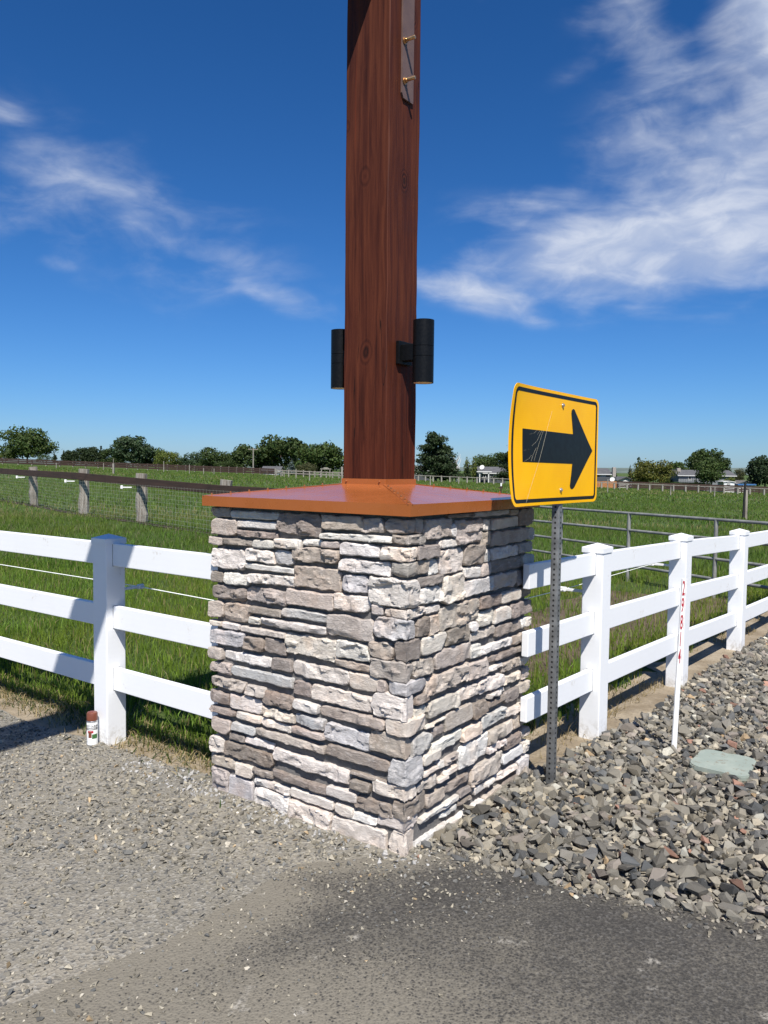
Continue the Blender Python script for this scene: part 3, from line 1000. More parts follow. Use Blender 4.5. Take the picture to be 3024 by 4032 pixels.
CORN3 = """10 470 605 362 m;92 625 708 440 m;-17 735 868 362 p;80 880 1015 480 m;-140 1045 1312 382 p;0 1330 1412 460 p;-81 1425 1615 357 g;98 1625 1815 420 d"""
CORN4 = """-129 285 470 322 t;35 470 595 437 g;-104 600 825 340 p;15 825 970 443 p;-136 985 1175 320 t;55 1190 1432 412 g;-113 1440 1568 347 p;75 1590 1760 447 d;-69 1730 1860 388 p;35 1880 2085 352 p"""
RIGHT3 = """362 460 445 600 t;447 448 700 662 t;690 500 745 640 w;735 455 985 700 m;985 460 1055 578 w;1060 435 1312 560 w;1310 345 1470 530 d;660 402 900 450 d;900 372 1225 442 g;1225 352 1310 425 m;575 645 757 740 w;960 575 1062 720 t;1062 540 1398 715 m;1395 540 1475 660 g;365 690 580 845 d;575 725 803 990 p;800 690 1000 905 d;995 745 1057 870 w;1060 700 1308 840 w;1308 665 1455 785 m;
490 835 570 985 w;800 900 940 1025 w;940 865 1055 1005 t;1055 800 1350 975 d;1345 770 1478 905 g;388 975 600 1095 d;600 965 805 1262 p;372 1075 595 1272 w;795 990 1065 1195 l;1062 940 1295 1135 t;1290 910 1452 1085 d;455 1260 588 1358 p;580 1190 955 1505 t;950 1150 1135 1310 d;1130 1110 1325 1260 p;1325 1075 1448 1205 d;360 1370 490 1580 d;478 1345 580 1555 t;928 1300 1090 1480 p;1088 1260 1235 1440 w;1235 1205 1442 1390 d;
640 1430 860 1655 d;860 1410 930 1520 w;410 1510 640 1750 p;860 1455 1105 1615 t;1105 1395 1335 1565 d;1335 1360 1452 1485 l;530 1595 880 1885 t;860 1620 950 1780 w;950 1560 1245 1745 w;1245 1490 1445 1655 t;1030 1660 1290 1820 d;1290 1600 1452 1710 d"""
RIGHT4 = """325 200 520 415 t;440 260 825 580 t;815 210 1005 440 t;1145 200 1305 360 t;1300 170 1400 290 p;1012 258 1150 350 w;1335 280 1420 425 t;922 345 1143 565 p;725 440 930 640 p;465 525 735 790 p;1145 325 1330 480 p;1285 405 1410 560 t;1015 480 1165 595 l;345 530 470 665 d;340 645 462 785 p;625 620 870 895 t;860 580 1010 790 d;1010 545 1180 680 d;1165 480 1290 645 d;1335 560 1400 650 w;448 760 632 870 p;500 820 620 965 d;945 655 1168 885 g;1170 620 1338 765 p;1240 655 1405 875 t;
320 885 497 1130 g;780 785 945 1000 p;500 870 780 1115 w;1010 815 1165 1025 t;1160 780 1240 930 p;1300 820 1412 960 t;412 1040 575 1220 p;745 900 1010 1245 l;1000 945 1165 1105 p;1150 890 1310 1080 d;610 1080 745 1215 t;550 1150 612 1250 p;1140 1005 1320 1205 l;1325 955 1390 1105 p;412 1200 555 1325 p;605 1190 730 1310 p;850 1065 1140 1415 t;360 1280 548 1475 t;545 1285 640 1375 p;630 1240 868 1475 d;1065 1180 1275 1375 p;1280 1095 1390 1250 l;
445 1390 628 1612 t;880 1360 975 1485 w;970 1310 1065 1415 w;1155 1215 1385 1440 d;975 1370 1150 1470 t;750 1380 870 1520 d;390 1470 745 1755 l;740 1480 865 1590 d;585 1560 735 1705 l;630 1500 975 1755 l;360 1680 580 1850 t;350 1720 640 2005 l"""


def parse(s):
    return [(*[float(v) for v in e.split()[:4]], e.split()[4]) for e in s.replace('\n', '').split(';') if e.strip()]


def face_uv(x, y, K, right):
    n = NR if right else NL
    P = onplane(K[0] + x * K[2], K[1] + y * K[2], NEAR, n)
    return ((P - NEAR) @ (UR if right else UL), P[2])


pillar = thing('stone_pillar', PC, 'square pillar of stacked grey and tan ledge stone under the copper cap', 'pillar')
core = MB()
core.box(PC + ZV * (ZCAP - 0.004) / 2, UL, UR, ZV, LS / 2 - 0.036, LS / 2 - 0.036, (ZCAP - 0.004) / 2)
core.build('mortar_core', M_MORTAR, pillar)


def unroll(u, wv):
    """u<0 along the left face, u>0 along the right one; w outward. A rounded arris joins the two."""
    R_, inset = 0.010, 0.012                 # the stones stand a little inside the cap line
    au = np.abs(u)
    u = np.sign(u) * np.where(au < 0.036, au * (2 / 3.0), au - inset)
    wv = wv + inset
    t = np.clip((u + R_) / (2 * R_), 0, 1)
    ul = np.maximum(-u, 0); ur = np.maximum(u, 0)
    base = (NEAR - (NL + NR) * inset)[None] + ul[:, None] * UL[None] + ur[:, None] * UR[None]
    nrm = (1 - t)[:, None] * NL[None] + t[:, None] * NR[None]
    return base + nrm * wv[:, None]


SN = 0


def stone(u0, u1, z0, z1, cls):
    """one cleft-faced stone on the unrolled pillar face: u along, z up"""
    global SN
    SN += 1
    seed = SN * 13
    r = random.Random(seed)
    gap = -0.0012
    u0 += gap; u1 -= gap; z0 += gap * 1.6; z1 -= gap * 1.6
    if u1 - u0 < 0.02 or z1 - z0 < 0.012:
        return
    cell = 0.0066
    nu = max(6, min(60, int((u1 - u0) / cell))); nz = max(5, min(34, int((z1 - z0) / cell)))
    us = np.linspace(0, 1, nu + 1); zs = np.linspace(0, 1, nz + 1)
    us = us - 0.05 * np.sin(2 * np.pi * us); zs = zs - 0.05 * np.sin(2 * np.pi * zs)
    A, B = np.meshgrid(us, zs)
    U = u0 + (u1 - u0) * A; Z = z0 + (z1 - z0) * B
    W_, H_ = u1 - u0, z1 - z0
    amp = min(0.0085, H_ * 0.10)
    lf, rt = (1 - A) ** 4, A ** 4
    bt, tp = (1 - B) ** 3, B ** 3
    rot = r.gauss(0, 0.010) * (0.0 if u0 < 0 < u1 else 1.0)
    Z = Z + (U - (u0 + u1) / 2) * rot
    U = U + lf * (amp * (0.25 + fbm(Z * 34, Z * 0 + seed, 0, seed))) - rt * (amp * (0.25 + fbm(Z * 34, Z * 0 + seed + 5, 0, seed)))
    Z = Z + bt * (amp * (0.2 + fbm(U * 24, U * 0 + seed + 9, 0, seed))) - tp * (amp * (0.2 + fbm(U * 24, U * 0 + seed + 14, 0, seed)))
    for (ca, cb) in ((0, 0), (0, 1), (1, 0), (1, 1)):     # knocked-off corners
        k = r.uniform(0.0, 0.010) if r.random() < 0.8 else r.uniform(0.010, 0.022)
        k = min(k, H_ * 0.16)
        dd = np.hypot((A - ca) * W_, (B - cb) * H_)
        f = np.clip(1 - dd / 0.035, 0, 1) ** 2
        U = U + f * k * (1 if ca == 0 else -1); Z = Z + f * k * 0.6 * (1 if cb == 0 else -1)
    rough = r.choice([0.25, 0.6, 1.0, 1.0, 1.3, 1.5])
    tu = r.uniform(-0.007, 0.007); tz = r.uniform(-0.008, 0.003)
    Wb = r.uniform(-0.017, -0.0055)
    Wd = Wb + tu * (A - .5) + tz * (B - .5)
    slant = r.uniform(-0.6, 0.6)
    wu = U + 0.010 * fbm(U * 30, Z * 30, 3.3, seed + 1, 2); wz = Z + 0.007 * fbm(U * 34, Z * 34, 7.7, seed + 2, 2)
    # cleft layers with crisp steps
    lay = fbm(wu * 9, wz * 15 + wu * slant * 9, seed * .31, seed + 3, 2)
    Wd = Wd + rough * 0.0040 * np.tanh(40 * (lay - 0.12)) + rough * 0.0016 * np.tanh(26 * (lay + 0.30))
    lay2 = fbm(wu * 17, wz * 28 - wu * slant * 12, seed * .91, seed + 7, 2)
    Wd = Wd + rough * 0.0024 * np.tanh(36 * lay2)
    Wd = Wd + rough * 0.0024 * fbm(U * 14, Z * 26, seed * .7, seed, 3) + rough * 0.0017 * fbm(U * 80, Z * 120, 0, seed + 11, 2)
    # chiselled facets around the rim
    uc, zc = (u0 + u1) / 2, (z0 + z1) / 2
    jag = 0.007 * fbm(U * 40, Z * 55, 1.1, seed + 19, 2)
    for _ in range(r.randint(3, 7)):
        ph = r.choice([math.pi / 2, -math.pi / 2, 0, math.pi]) + r.gauss(0, 0.5)
        c_, s_ = math.cos(ph), math.sin(ph)
        pm = abs(c_) * W_ / 2 + abs(s_) * H_ / 2
        p0 = pm - r.uniform(0.002, 0.022) * min(1.0, H_ / 0.07)
        if r.random() < 0.2: p0 = pm * r.uniform(0.25, 0.6)
        pp = (U - uc) * c_ + (Z - zc) * s_ + jag
        Wd = np.minimum(Wd, Wb + 0.005 + r.uniform(-.002, .002) - r.uniform(0.15, 0.6) * (pp - p0))
    rim = np.minimum(np.minimum(A * W_, (1 - A) * W_), np.minimum(B * H_, (1 - B) * H_))
    Wd = np.maximum(Wd, Wb - 0.011)
    Wd = Wd - 0.004 * np.clip(1 - rim / 0.004, 0, 1) ** 2
    n0 = (nu + 1) * (nz + 1)
    P = unroll(U.ravel(), Wd.ravel())
    P[:, 2] = Z.ravel()
    # skirt back to the mortar
    ring = list(range(0, nu + 1)) + [k * (nu + 1) + nu for k in range(1, nz + 1)] + [nz * (nu + 1) + k for k in range(nu - 1, -1, -1)] + [k * (nu + 1) for k in range(nz - 1, 0, -1)]
    Ur, Zr = U.ravel()[ring], Z.ravel()[ring]
    S = unroll(Ur, np.full(len(ring), -0.055)); S[:, 2] = Zr
    Vv = np.concatenate([P, S])
    ii = np.arange(n0).reshape(nz + 1, nu + 1)
    Fq = np.stack([ii[:-1, :-1].ravel(), ii[:-1, 1:].ravel(), ii[1:, 1:].ravel(), ii[1:, :-1].ravel()], -1)
    m = len(ring)
    ra = np.array(ring); rb = np.roll(ra, -1)
    sa = n0 + np.arange(m); sb = np.roll(sa, -1)
    Fs = np.stack([ra, sa, sb, rb], -1)
    me = fast_mesh('stone', Vv, np.concatenate([Fq, Fs]))
    me.polygons.foreach_set('use_smooth', np.ones(len(me.polygons), bool))
    me.set_sharp_from_angle(angle=math.radians(24))
    o = mobj('stone', me, M_STONE, pillar)
    c = np.array(CLS[cls]) * r.uniform(0.9, 1.1) * np.array([r.uniform(.97, 1.03), 1, r.uniform(.96, 1.04)])
    o.color = (*[float(min(.78, v)) for v in c], 1)


ZT = ZCAP - 0.006
rects = []
for K, L in ((K1, LEFT1), (K2, LEFT2)):
    for (x0, y0, x1, y1, c) in parse(L):
        ua, za = face_uv(x0, y0, K, False); ub, zb = face_uv(x1, y1, K, False)
        rects.append([-ua, -ub, zb, za, c])
for K, L in ((K3, RIGHT3), (K4, RIGHT4)):
    for (x0, y0, x1, y1, c) in parse(L):
        ub, zt = face_uv(x1, y0, K, True); ua, zb = face_uv(x0, y1, K, True)
        rects.append([ua, ub, zb, zt, c])
cornz = []
for K, L in ((K3, CORN3), (K4, CORN4)):
    for (xl, yt, yb, xr, c) in parse(L):
        cx = (1616 - K[0]) / K[2]
        _, zt = face_uv(cx, yt, K, False); _, zb = face_uv(cx, yb, K, False)
        ul, _ = face_uv(xl, (yt + yb) / 2 - 25, K, False)
        ur, _ = face_uv(xr, (yt + yb) / 2 - 25, K, True)
        rects.append([-abs(ul), abs(ur), zb, zt, c])
for q in rects:
    q[3] = min(q[3], ZT); q[0] = max(q[0], -LS - 0.015); q[1] = min(q[1], LS + 0.015)
    q[2] = max(q[2], -0.03)
    if q[2] < 0.045: q[2] = -0.03
# close slivers: snap edges of neighbours that nearly meet
for q in rects:
    for side in (0, 1):
        pass
for q in rects:
    stone(*q)

# ------------------------------------------------------------------ metal cap
cap = thing('metal_cap', PC + ZV * ZCAP, 'copper brown painted sheet metal cap on top of the stone pillar', 'cap')
HC = LS / 2 + 0.0167
ZE = ZCAP + 0.0481
ZA = 1.527


def cc(a, b, h, z, ctr=PC):
    return ctr + UL * a * h + UR * b * h + ZV * z


corners = [(-1, -1), (1, -1), (1, 1), (-1, 1)]
fas = MB()
for i in range(4):
    a, b = corners[i], corners[(i + 1) % 4]
    t_ = 0.0016
    o1, o2 = cc(*a, HC, 0), cc(*b, HC, 0)
    i1, i2 = cc(*a, HC - 0.012, 0), cc(*b, HC - 0.012, 0)
    fas.poly([o1 + ZV * ZCAP, o2 + ZV * ZCAP, o2 + ZV * ZE, o1 + ZV * ZE])
    fas.poly([i1 + ZV * (ZCAP - 0.001), i2 + ZV * (ZCAP - 0.001), o2 + ZV * (ZCAP), o1 + ZV * (ZCAP)])
    fas.poly([i1 + ZV * (ZCAP - 0.001), i2 + ZV * (ZCAP - 0.001), i2 + ZV * (ZE - .004), i1 + ZV * (ZE - .004)])
bmesh.ops.remove_doubles(fas.bm, verts=list(fas.bm.verts), dist=1e-5)
fas.build('fascia', M_CAP, cap)
for i in range(4):
    a, b = corners[i], corners[(i + 1) % 4]
    # slightly dished sheet, subdivided so that it reflects unevenly
    mb = MB()
    n = 14
    O1, O2 = cc(*a, HC, ZE), cc(*b, HC, ZE)
    I1, I2 = cc(*a, HP + 0.002, ZA, PPC), cc(*b, HP + 0.002, ZA, PPC)
    grid = []
    for j in range(n + 1):
        row = []
        for k in range(n + 1):
            s_, t2 = k / n, j / n
            P = (O1 * (1 - s_) + O2 * s_) * (1 - t2) + (I1 * (1 - s_) + I2 * s_) * t2
            f = math.sin(math.pi * s_) * math.sin(math.pi * t2)
            P = P + ZV * (-0.004 * f + 0.0012 * f * math.sin(5 * s_ + i * 2))
            if k in (0, n):
                P = P + ZV * 0.0008
            row.append(mb.bm.verts.new(P))
        grid.append(row)
    for j in range(n):
        for k in range(n):
            mb.bm.faces.new((grid[j][k], grid[j][k + 1], grid[j + 1][k + 1], grid[j + 1][k]))
    mb.build('roof_panel', M_CAP, cap, 40)
for (a, b) in corners:                       # folded hip seams
    hs = MB()
    p = cc(a, b, HC - 0.004, ZE + 0.0015); q = cc(a, b, HP + 0.004, ZA + 0.002, PPC)
    hs.bar(p - ZV * 0.0008, q - ZV * 0.0008, 0.011, 0.0007, bevel=0.0003, seg=1)
    hs.build('hip_seam', M_CAP, cap)
    nscr = 7
    for k in range(nscr):
        t2 = (k + 0.3) / nscr * 0.93 + 0.02
        P = p * (1 - t2) + q * t2
        sm = MB().lathe([(0.0055, 0), (0.0055, 0.0015), (0.0042, 0.0020), (0.0042, 0.0065), (0.003, 0.0075)], P + ZV * 0.001, 8)
        sm.build('screw', M_SCREW, cap)
for i in range(4):                           # collar round the timber
    a, b = corners[i], corners[(i + 1) % 4]
    cm = MB()
    p, q = cc(*a, HP + 0.004, 0, PPC), cc(*b, HP + 0.004, 0, PPC)
    mid = (p + q) / 2
    cm.box(mid + ZV * (ZA + 0.011), (q - p) / np.linalg.norm(q - p), np.cross(ZV, (q - p) / np.linalg.norm(q - p)), ZV, np.linalg.norm(q - p) / 2, 0.0016, 0.015, 0.0006, 1)
    cm.build('collar', M_CAP, cap)
    nrm = (mid - PPC); nrm[2] = 0; nrm /= np.linalg.norm(nrm)
    for s_ in (-0.38, 0.38):
        if i in (0,):
            P = mid + (q - p) * s_ + ZV * (ZA + 0.014) + nrm * 0.0016
            MB().lathe([(0.0055, 0), (0.0055, 0.0015), (0.0042, 0.0020), (0.0042, 0.0065), (0.003, 0.0075)], P, 8, nrm).build('screw', M_SCREW, cap)

# ------------------------------------------------------------------ timber post and beam
def timber(name, p, q, h1, h2, ax, parent=None, seed=0):
    """long solid timber from p to q with slightly waney arrises"""
    p = np.array(p, float); q = np.array(q, float)
    d = (q - p); L = np.linalg.norm(d); d /= L
    a = np.array(ax, float); b = np.cross(d, a)
    n = 60
    prof = [(1, -.93), (1, .93), (.93, 1), (-.93, 1), (-1, .93), (-1, -.93), (-.93, -1), (.93, -1)]
    prof = [(1 - .022 if abs(x) == 1 and 0 else x, y) for x, y in prof]
    prof = []
    e = 0.03
    for (sx, sy) in ((1, -1), (1, 1), (-1, 1), (-1, -1)):
        if sx * sy < 0: prof += [(sx * (1 - e) , sy), (sx, sy * (1 - e))] if sy < 0 and sx > 0 else [(sx * (1 - e), sy), (sx, sy * (1 - e))]
        else: prof += [(sx, sy * (1 - e)), (sx * (1 - e), sy)]
    ang = sorted(prof, key=lambda t: math.atan2(t[1], t[0]))
    bm = bmesh.new(); rings = []
    for i in range(n + 1):
        t = i / n; c = p + d * L * t
        ring = []
        for k, (x, y) in enumerate(ang):
            w1 = 0.0022 * float(vn(np.array([t * L * 5]), np.array([k * 3.1 + seed]), 0, 5)[0])
            ring.append(bm.verts.new(c + a * (x * h1 + w1) + b * (y * h2 + w1)))
        rings.append(ring)
    m = len(ang)
    for i in range(n):
        for k in range(m):
            bm.faces.new((rings[i][k], rings[i][(k + 1) % m], rings[i + 1][(k + 1) % m], rings[i + 1][k]))
    bm.faces.new(rings[0][::-1]); bm.faces.new(rings[-1])
    s = MB(); s.bm.free(); s.bm = bm
    return s.build(name, M_TIMBER, parent, 20)


PT = thing('timber_post', PPC + ZV * 1.53, 'square reddish brown stained timber post rising from the copper cap', 'post')
timber('post_shaft', PPC + ZV * 1.50, PPC + ZV * 5.0, HP, HP, UL, PT, 3)
# steel side plate with bolts on the right face
fr = PPC + NR * (HP + 0.0015)


def onright(x, y, off=0.004):
    P = onplane(x, y, fr + NR * off, NR)
    return P


pl = MB()
a_, b_ = onright(1580, 372), onright(1624, 413)
uu = lambda P: (P - fr) @ UR
u0, u1 = uu(a_), uu(b_)
zl, zr = a_[2], b_[2]
pl.prism([fr + UR * u0 + ZV * 4.95, fr + UR * u0 + ZV * (zl + 0.01), fr + UR * (u0 + 0.012) + ZV * (zl - 0.012), fr + UR * (u1 - .004) + ZV * zr, fr + UR * u1 + ZV * (zr + 0.008), fr + UR * u1 + ZV * 4.95], NR * 0.009)
pl.build('steel_plate', M_PLATE, PT)
for (bx, by) in ((1594, 160), (1594, 318)):
    P = onright(bx, by, 0.011)
    bo = MB()
    bo.lathe([(0.018, 0), (0.018, 0.003)], P, 20, NR)
    bo.lathe([(0.0125, 0), (0.0125, 0.011)], P + NR * 0.003, 6, NR)
    bo.lathe([(0.0085, 0), (0.0085, 0.054), (0.0075, 0.056)], P + NR * 0.003, 14, NR)
    bo.build('bolt', M_BRASS, PT, 30)
ZB = 4.03
B0 = PPC + NL * (HP + 0.003)
BE = PPC + NL * 6.4
BEAM = thing('overhead_beam', B0 + ZV * ZB, 'long brown timber beam running overhead from the post top across the drive', 'beam')
timber('beam_shaft', B0 + ZV * (ZB + 0.15), BE + ZV * (ZB + 0.15), 0.129, 0.15, UL, BEAM, 9)
P2 = thing('timber_post', BE + NL * 0.14, 'second brown timber post carrying the far end of the overhead beam', 'post')
timber('post_shaft', BE + NL * 0.135, BE + NL * 0.135 + ZV * 4.9, 0.129, 0.129, UL, P2, 5)

# ------------------------------------------------------------------ wall lights
for nrm, lab in ((NR, 'black cylinder up and down light on the right side of the timber post'), (-NR, 'black cylinder up and down light peeking from behind the left side of the post')):
    zc = 2.165 if nrm is NR else 2.165
    C = PPC + nrm * (HP + 0.125) + ZV * zc
    lg = thing('wall_light', C, lab, 'light', 'black cylinder lights on the timber post')
    r_, h_ = 0.0505, 0.149
    side = UR
    MB().lathe([(r_ - .003, -h_ + .004), (r_, -h_), (r_, -.026), (r_ - .0016, -.025), (r_ - .0016, -.0235), (r_, -.0225), (r_, .0225), (r_ - .0016, .0235), (r_ - .0016, .025), (r_, .026), (r_, h_), (r_ - .003, h_), (r_ - .004, h_ - .004)], C, 48).build('cylinder_body', M_BLACK, lg, 35)
    for s_ in (-1, 1):
        MB().lathe([(r_ - .0045, 0), (r_ - .0045, 0.003)], C + ZV * (s_ * (h_ - 0.0025) - .0015), 40).build('lens', M_LENS, lg, 35)
    MB().box(PPC + nrm * (HP + 0.012) + ZV * zc, nrm, side, ZV, 0.0105, 0.055, 0.056, 0.003).build('mounting_plate', M_BLACK, lg)
    MB().box(PPC + nrm * (HP + 0.054) + ZV * zc, nrm, side, ZV, 0.034, 0.030, 0.039, 0.002).build('bracket', M_BLACK, lg)

# ------------------------------------------------------------------ white vinyl fences
def vpost(parent, foot, d, top, zb=-0.1):
    n = np.array([-d[1], d[0], 0])
    MB().box(foot + ZV * (top - 0.03 + zb) / 2, d, n, ZV, 0.0635, 0.0635, (top - 0.03 - zb) / 2, 0.006, 3).build('post', M_VINYL, parent)
    cp = MB()
    z0, z1, z2 = top - 0.055, top - 0.024, top
    h = 0.0685
    q = lambda a, b, hh, z: foot + d * a * hh + n * b * hh + ZV * z
    cs = [(-1, -1), (1, -1), (1, 1), (-1, 1)]
    for i in range(4):
        a, b = cs[i], cs[(i + 1) % 4]
        cp.poly([q(*a, h, z0), q(*b, h, z0), q(*b, h, z1), q(*a, h, z1)])
        cp.poly([q(*a, h, z1), q(*b, h, z1), foot + ZV * z2])
        cp.poly([q(*a, h - .004, z0), q(*b, h - .004, z0), q(*b, h, z0), q(*a, h, z0)])
    bmesh.ops.remove_doubles(cp.bm, verts=list(cp.bm.verts), dist=1e-5)
    cp.build('post_cap', M_VINYL, parent)


def gap_shade(parent, foot, d, z, h=0.064):  # thin dark plate on the post face, painted as the shaded gap round the rail
    n = np.array([-d[1], d[0], 0])
    MB().box(foot + d * 0.0636 + ZV * z, d, n, ZV, 0.0004, 0.0212, h + 0.0022).build('rail_gap_shade', M_GALV, parent)


def vrail(parent, p, q, zc_p, zc_q, h=0.064):
    MB().bar(np.array([p[0], p[1], zc_p]), np.array([q[0], q[1], zc_q]), 0.019, h, bevel=0.004).build('rail', M_VINYL, parent)


VL = thing('vinyl_fence', LP0, 'white three rail vinyl fence left of the stone pillar, over gravel', 'fence')
ZL = (1.10, 0.742, 0.385)
l_end = LP0 + FD_L * 1.0
vpost(VL, LP0, FD_L, 1.215)
LPB = [LP0 - FD_L * 1.62 * k for k in (1, 2, 3, 4)]
for b_ in LPB:
    vpost(VL, b_, FD_L, 1.215 + 0.0)
for z in ZL:
    gap_shade(VL, LP0, FD_L, z); gap_shade(VL, LP0, -FD_L, z)
    vrail(VL, LP0 + FD_L * 0.03, l_end, z, z - 0.004)
    for k in range(4):
        a_ = LP0 if k == 0 else LPB[k - 1]
        vrail(VL, LPB[k] + FD_L * .03, a_ - FD_L * 0.03, z + 0.0, z)
RT = (1.178, 1.155, 1.105, 1.08, 1.06, 1.04)
VR = thing('vinyl_fence', RP[0], 'white three rail vinyl fence right of the pillar, along the rock bed', 'fence')
r_end = RP[0] - FD_R * 0.86
for p_, t_ in zip(RP, RT):
    vpost(VR, p_, FD_R, t_)
for dz_ in (0.122, 0.472, 0.813):
    for k in range(3):
        gap_shade(VR, RP[k], FD_R, RT[k] - dz_ - .001); gap_shade(VR, RP[k], -FD_R, RT[k] - dz_)
    vrail(VR, r_end, RP[0] - FD_R * 0.03, RT[0] - dz_ + 0.006, RT[0] - dz_)
    for k in range(len(RP) - 1):
        vrail(VR, RP[k] + FD_R * .03, RP[k + 1] - FD_R * .03, RT[k] - dz_, RT[k + 1] - dz_)

# electric wire with stand-off insulators
def insulator(foot, out, z, lab, d=None):
    t = thing('insulator', foot + out * 0.07 + ZV * z, lab, 'insulator', 'white electric fence insulators')
    P = foot + out * 0.064 + ZV * z
    MB().bar(P, P + out * 0.135, 0.008, 0.008, bevel=0.002).build('arm', M_WHITE, t)
    h = MB()
    Q = P + out * 0.145
    h.bar(Q - out * .012, Q + out * .022, 0.013, 0.014, bevel=0.004)
    ring = [Q + out * (.02 + .012 * math.cos(a)) + ZV * (.014 * math.sin(a)) for a in np.linspace(-2.2, 2.2, 9)]
    h.tube(ring, 0.0022, 6)
    h.build('clip', M_WHITE, t)
    return Q


WL = []
q0 = insulator(LP0, FN_L, 0.885, 'white insulator arm behind the left fence post by the pillar')
WL.append(q0)
wires = thing('electric_wire', q0, 'thin white electric wire strung behind the left vinyl fence', 'wire')
MB().tube([q0 + FD_L * -7 + ZV * 0.07, q0 - FD_L * 3.2 + ZV * 0.005, q0, q0 + FD_L * 1.5 - ZV * .03], 0.0030, 6).build('strand', M_TWINE, wires)
qs = []
for i, (p_, t_) in enumerate(zip(RP[:4], RT)):
    qs.append(insulator(p_, FN_R, t_ - 0.30 + 0.05 * i, ['white insulator arm behind the right fence post nearest the pillar', 'white insulator arm behind the fence post with the number stake before it', 'white insulator arm behind the third post of the right fence', 'white insulator arm farthest right on the white fence'][i]))
wires = thing('electric_wire', qs[0], 'thin white electric wire strung behind the right vinyl fence', 'wire')
MB().tube([qs[0] - FD_R * 1.2] + qs + [qs[-1] + FD_R * 3], 0.0022, 6).build('strand', M_TWINE, wires)

# ------------------------------------------------------------------ arrow sign
SB = onz(2168, 3100, 0.03)
SD = np.array([0.600, 0.80, 0]); SD /= np.linalg.norm(SD)
SNRM = np.array([SD[1], -SD[0], 0.0])
sign = thing('road_sign', SB, 'yellow road sign with black right arrow on perforated steel post', 'sign')
PHW = 0.0195
SPZ = 1.90
tb = MB()
tb.box(np.array([SB[0], SB[1], (SPZ - 0.15) / 2]), SD, SNRM, ZV, PHW, PHW, (SPZ + 0.15) / 2, 0.003)
tb.build('sign_post', M_GALV, sign, 40)
hb_ = MB()  # solid dark discs on the post faces, hole shade put into their colour
nh = int((SPZ - 0.03) / 0.0254)
for k in range(nh):
    z = 0.03 + k * 0.0254
    for nn_ in (SNRM, -SD):
        hb_.lathe([(0.0056, -0.002), (0.0056, 0.0006)], np.array([SB[0], SB[1], z]) + nn_ * PHW, 10, nn_)
tag(hb_.build('hole_shade_discs', M_HOLE, sign), kind='stuff')
PO = SB * np.array([1, 1, 0]) + SNRM * (PHW + 0.004)
# plate outline from its seen corners, brought onto its plane
pc_ = lambda x, y: onplane(1950 + x * 0.3014, 1450 + y * 0.3014, PO, SNRM)
puv = lambda P: ((P - PO) @ SD, P[2])
uL = (puv(pc_(200, 400))[0] + puv(pc_(205, 1600))[0]) / 2
uR = (puv(pc_(1352, 500))[0] + puv(pc_(1290, 1650))[0]) / 2
zB = (puv(pc_(205, 1805))[1] + puv(pc_(1292, 1745))[1]) / 2
zT = (puv(pc_(200, 172))[1] + puv(pc_(1350, 418))[1]) / 2
print('SIGN', uL, uR, zB, zT)


def bend(u, z):
    s_ = max(0.0, (-u - 0.22) / 0.28)
    t_ = (z - (zB + zT) / 2) / ((zT - zB) / 2)
    return 0.020 * s_ ** 2 * (t_ * t_ * 1.0 - 0.4) + 0.012 * max(0, (u - 0.25) / .25) ** 2


def rrect(u0, u1, z0, z1, r, n=6):
    pts = []
    for (cx, cz, a0) in ((u1 - r, z1 - r, 0), (u0 + r, z1 - r, 90), (u0 + r, z0 + r, 180), (u1 - r, z0 + r, 270)):
        for k in range(n + 1):
            a = math.radians(a0 + 90 * k / n)
            pts.append((cx + r * math.cos(a), cz + r * math.sin(a)))
    return pts


def platemesh(name, outline, d0, d1, m, holes=None):
    bm = bmesh.new()
    loops = [outline] + (holes or [])
    es = []
    for lp in loops:
        vs = [bm.verts.new((u, z, 0)) for u, z in lp]
        es += [bm.edges.new((vs[i], vs[(i + 1) % len(vs)])) for i in range(len(vs))]
    bmesh.ops.triangle_fill(bm, use_beauty=True, edges=es)
    for axis, lo, hi in ((0, uL, uR), (1, zB, zT)):
        for k in range(1, 16):
            no = [0, 0, 0]; no[axis] = 1; co = [0, 0, 0]; co[axis] = lo + (hi - lo) * k / 16
            bmesh.ops.bisect_plane(bm, geom=list(bm.verts) + list(bm.edges) + list(bm.faces), plane_co=co, plane_no=no)
    if d0 is not None:
        r = bmesh.ops.extrude_face_region(bm, geom=list(bm.faces))
        for v in r['geom']:
            if isinstance(v, bmesh.types.BMVert): v.co.z = 1.0
    for v in bm.verts:
        u, z = v.co.x, v.co.y
        dd = (d0 if (d0 is not None and v.co.z < .5) else d1) + bend(u, z)
        P = PO + SD * u + SNRM * dd
        v.co = (P[0], P[1], z)
    bmesh.ops.recalc_face_normals(bm, faces=list(bm.faces))
    s_ = MB(); s_.bm.free(); s_.bm = bm
    return s_.build(name, m, sign, 30)


def m_sign():
    m, t, p = mat('yellow_prismatic_sheeting')
    o = t.node('ShaderNodeTexCoord').outputs['Object']
    n = t.noise(o, 5.0, 4.0)
    z = t.node('ShaderNodeSeparateXYZ', {0: o}).outputs[2]
    band = t.math('MULTIPLY_ADD', t.math('SINE', t.math('MULTIPLY', z, 620.0)), 0.5, 0.5)
    c = t.mix(t.rng(n, 0.35, 0.7), (0.88, 0.42, 0.001), (0.93, 0.47, 0.001))
    c = t.mix(t.math('MULTIPLY', band, 0.25), c, (0.90, 0.50, 0.01))
    t.put(p.inputs['Base Color'], c)
    p.inputs['Roughness'].default_value = 0.32
    p.inputs['Specular IOR Level'].default_value = 0.12
    p.inputs['Coat Weight'].default_value = 0.0
    p.inputs['Coat Roughness'].default_value = 0.15
    bump(t, p, band, 0.05, 0.001)
    return m


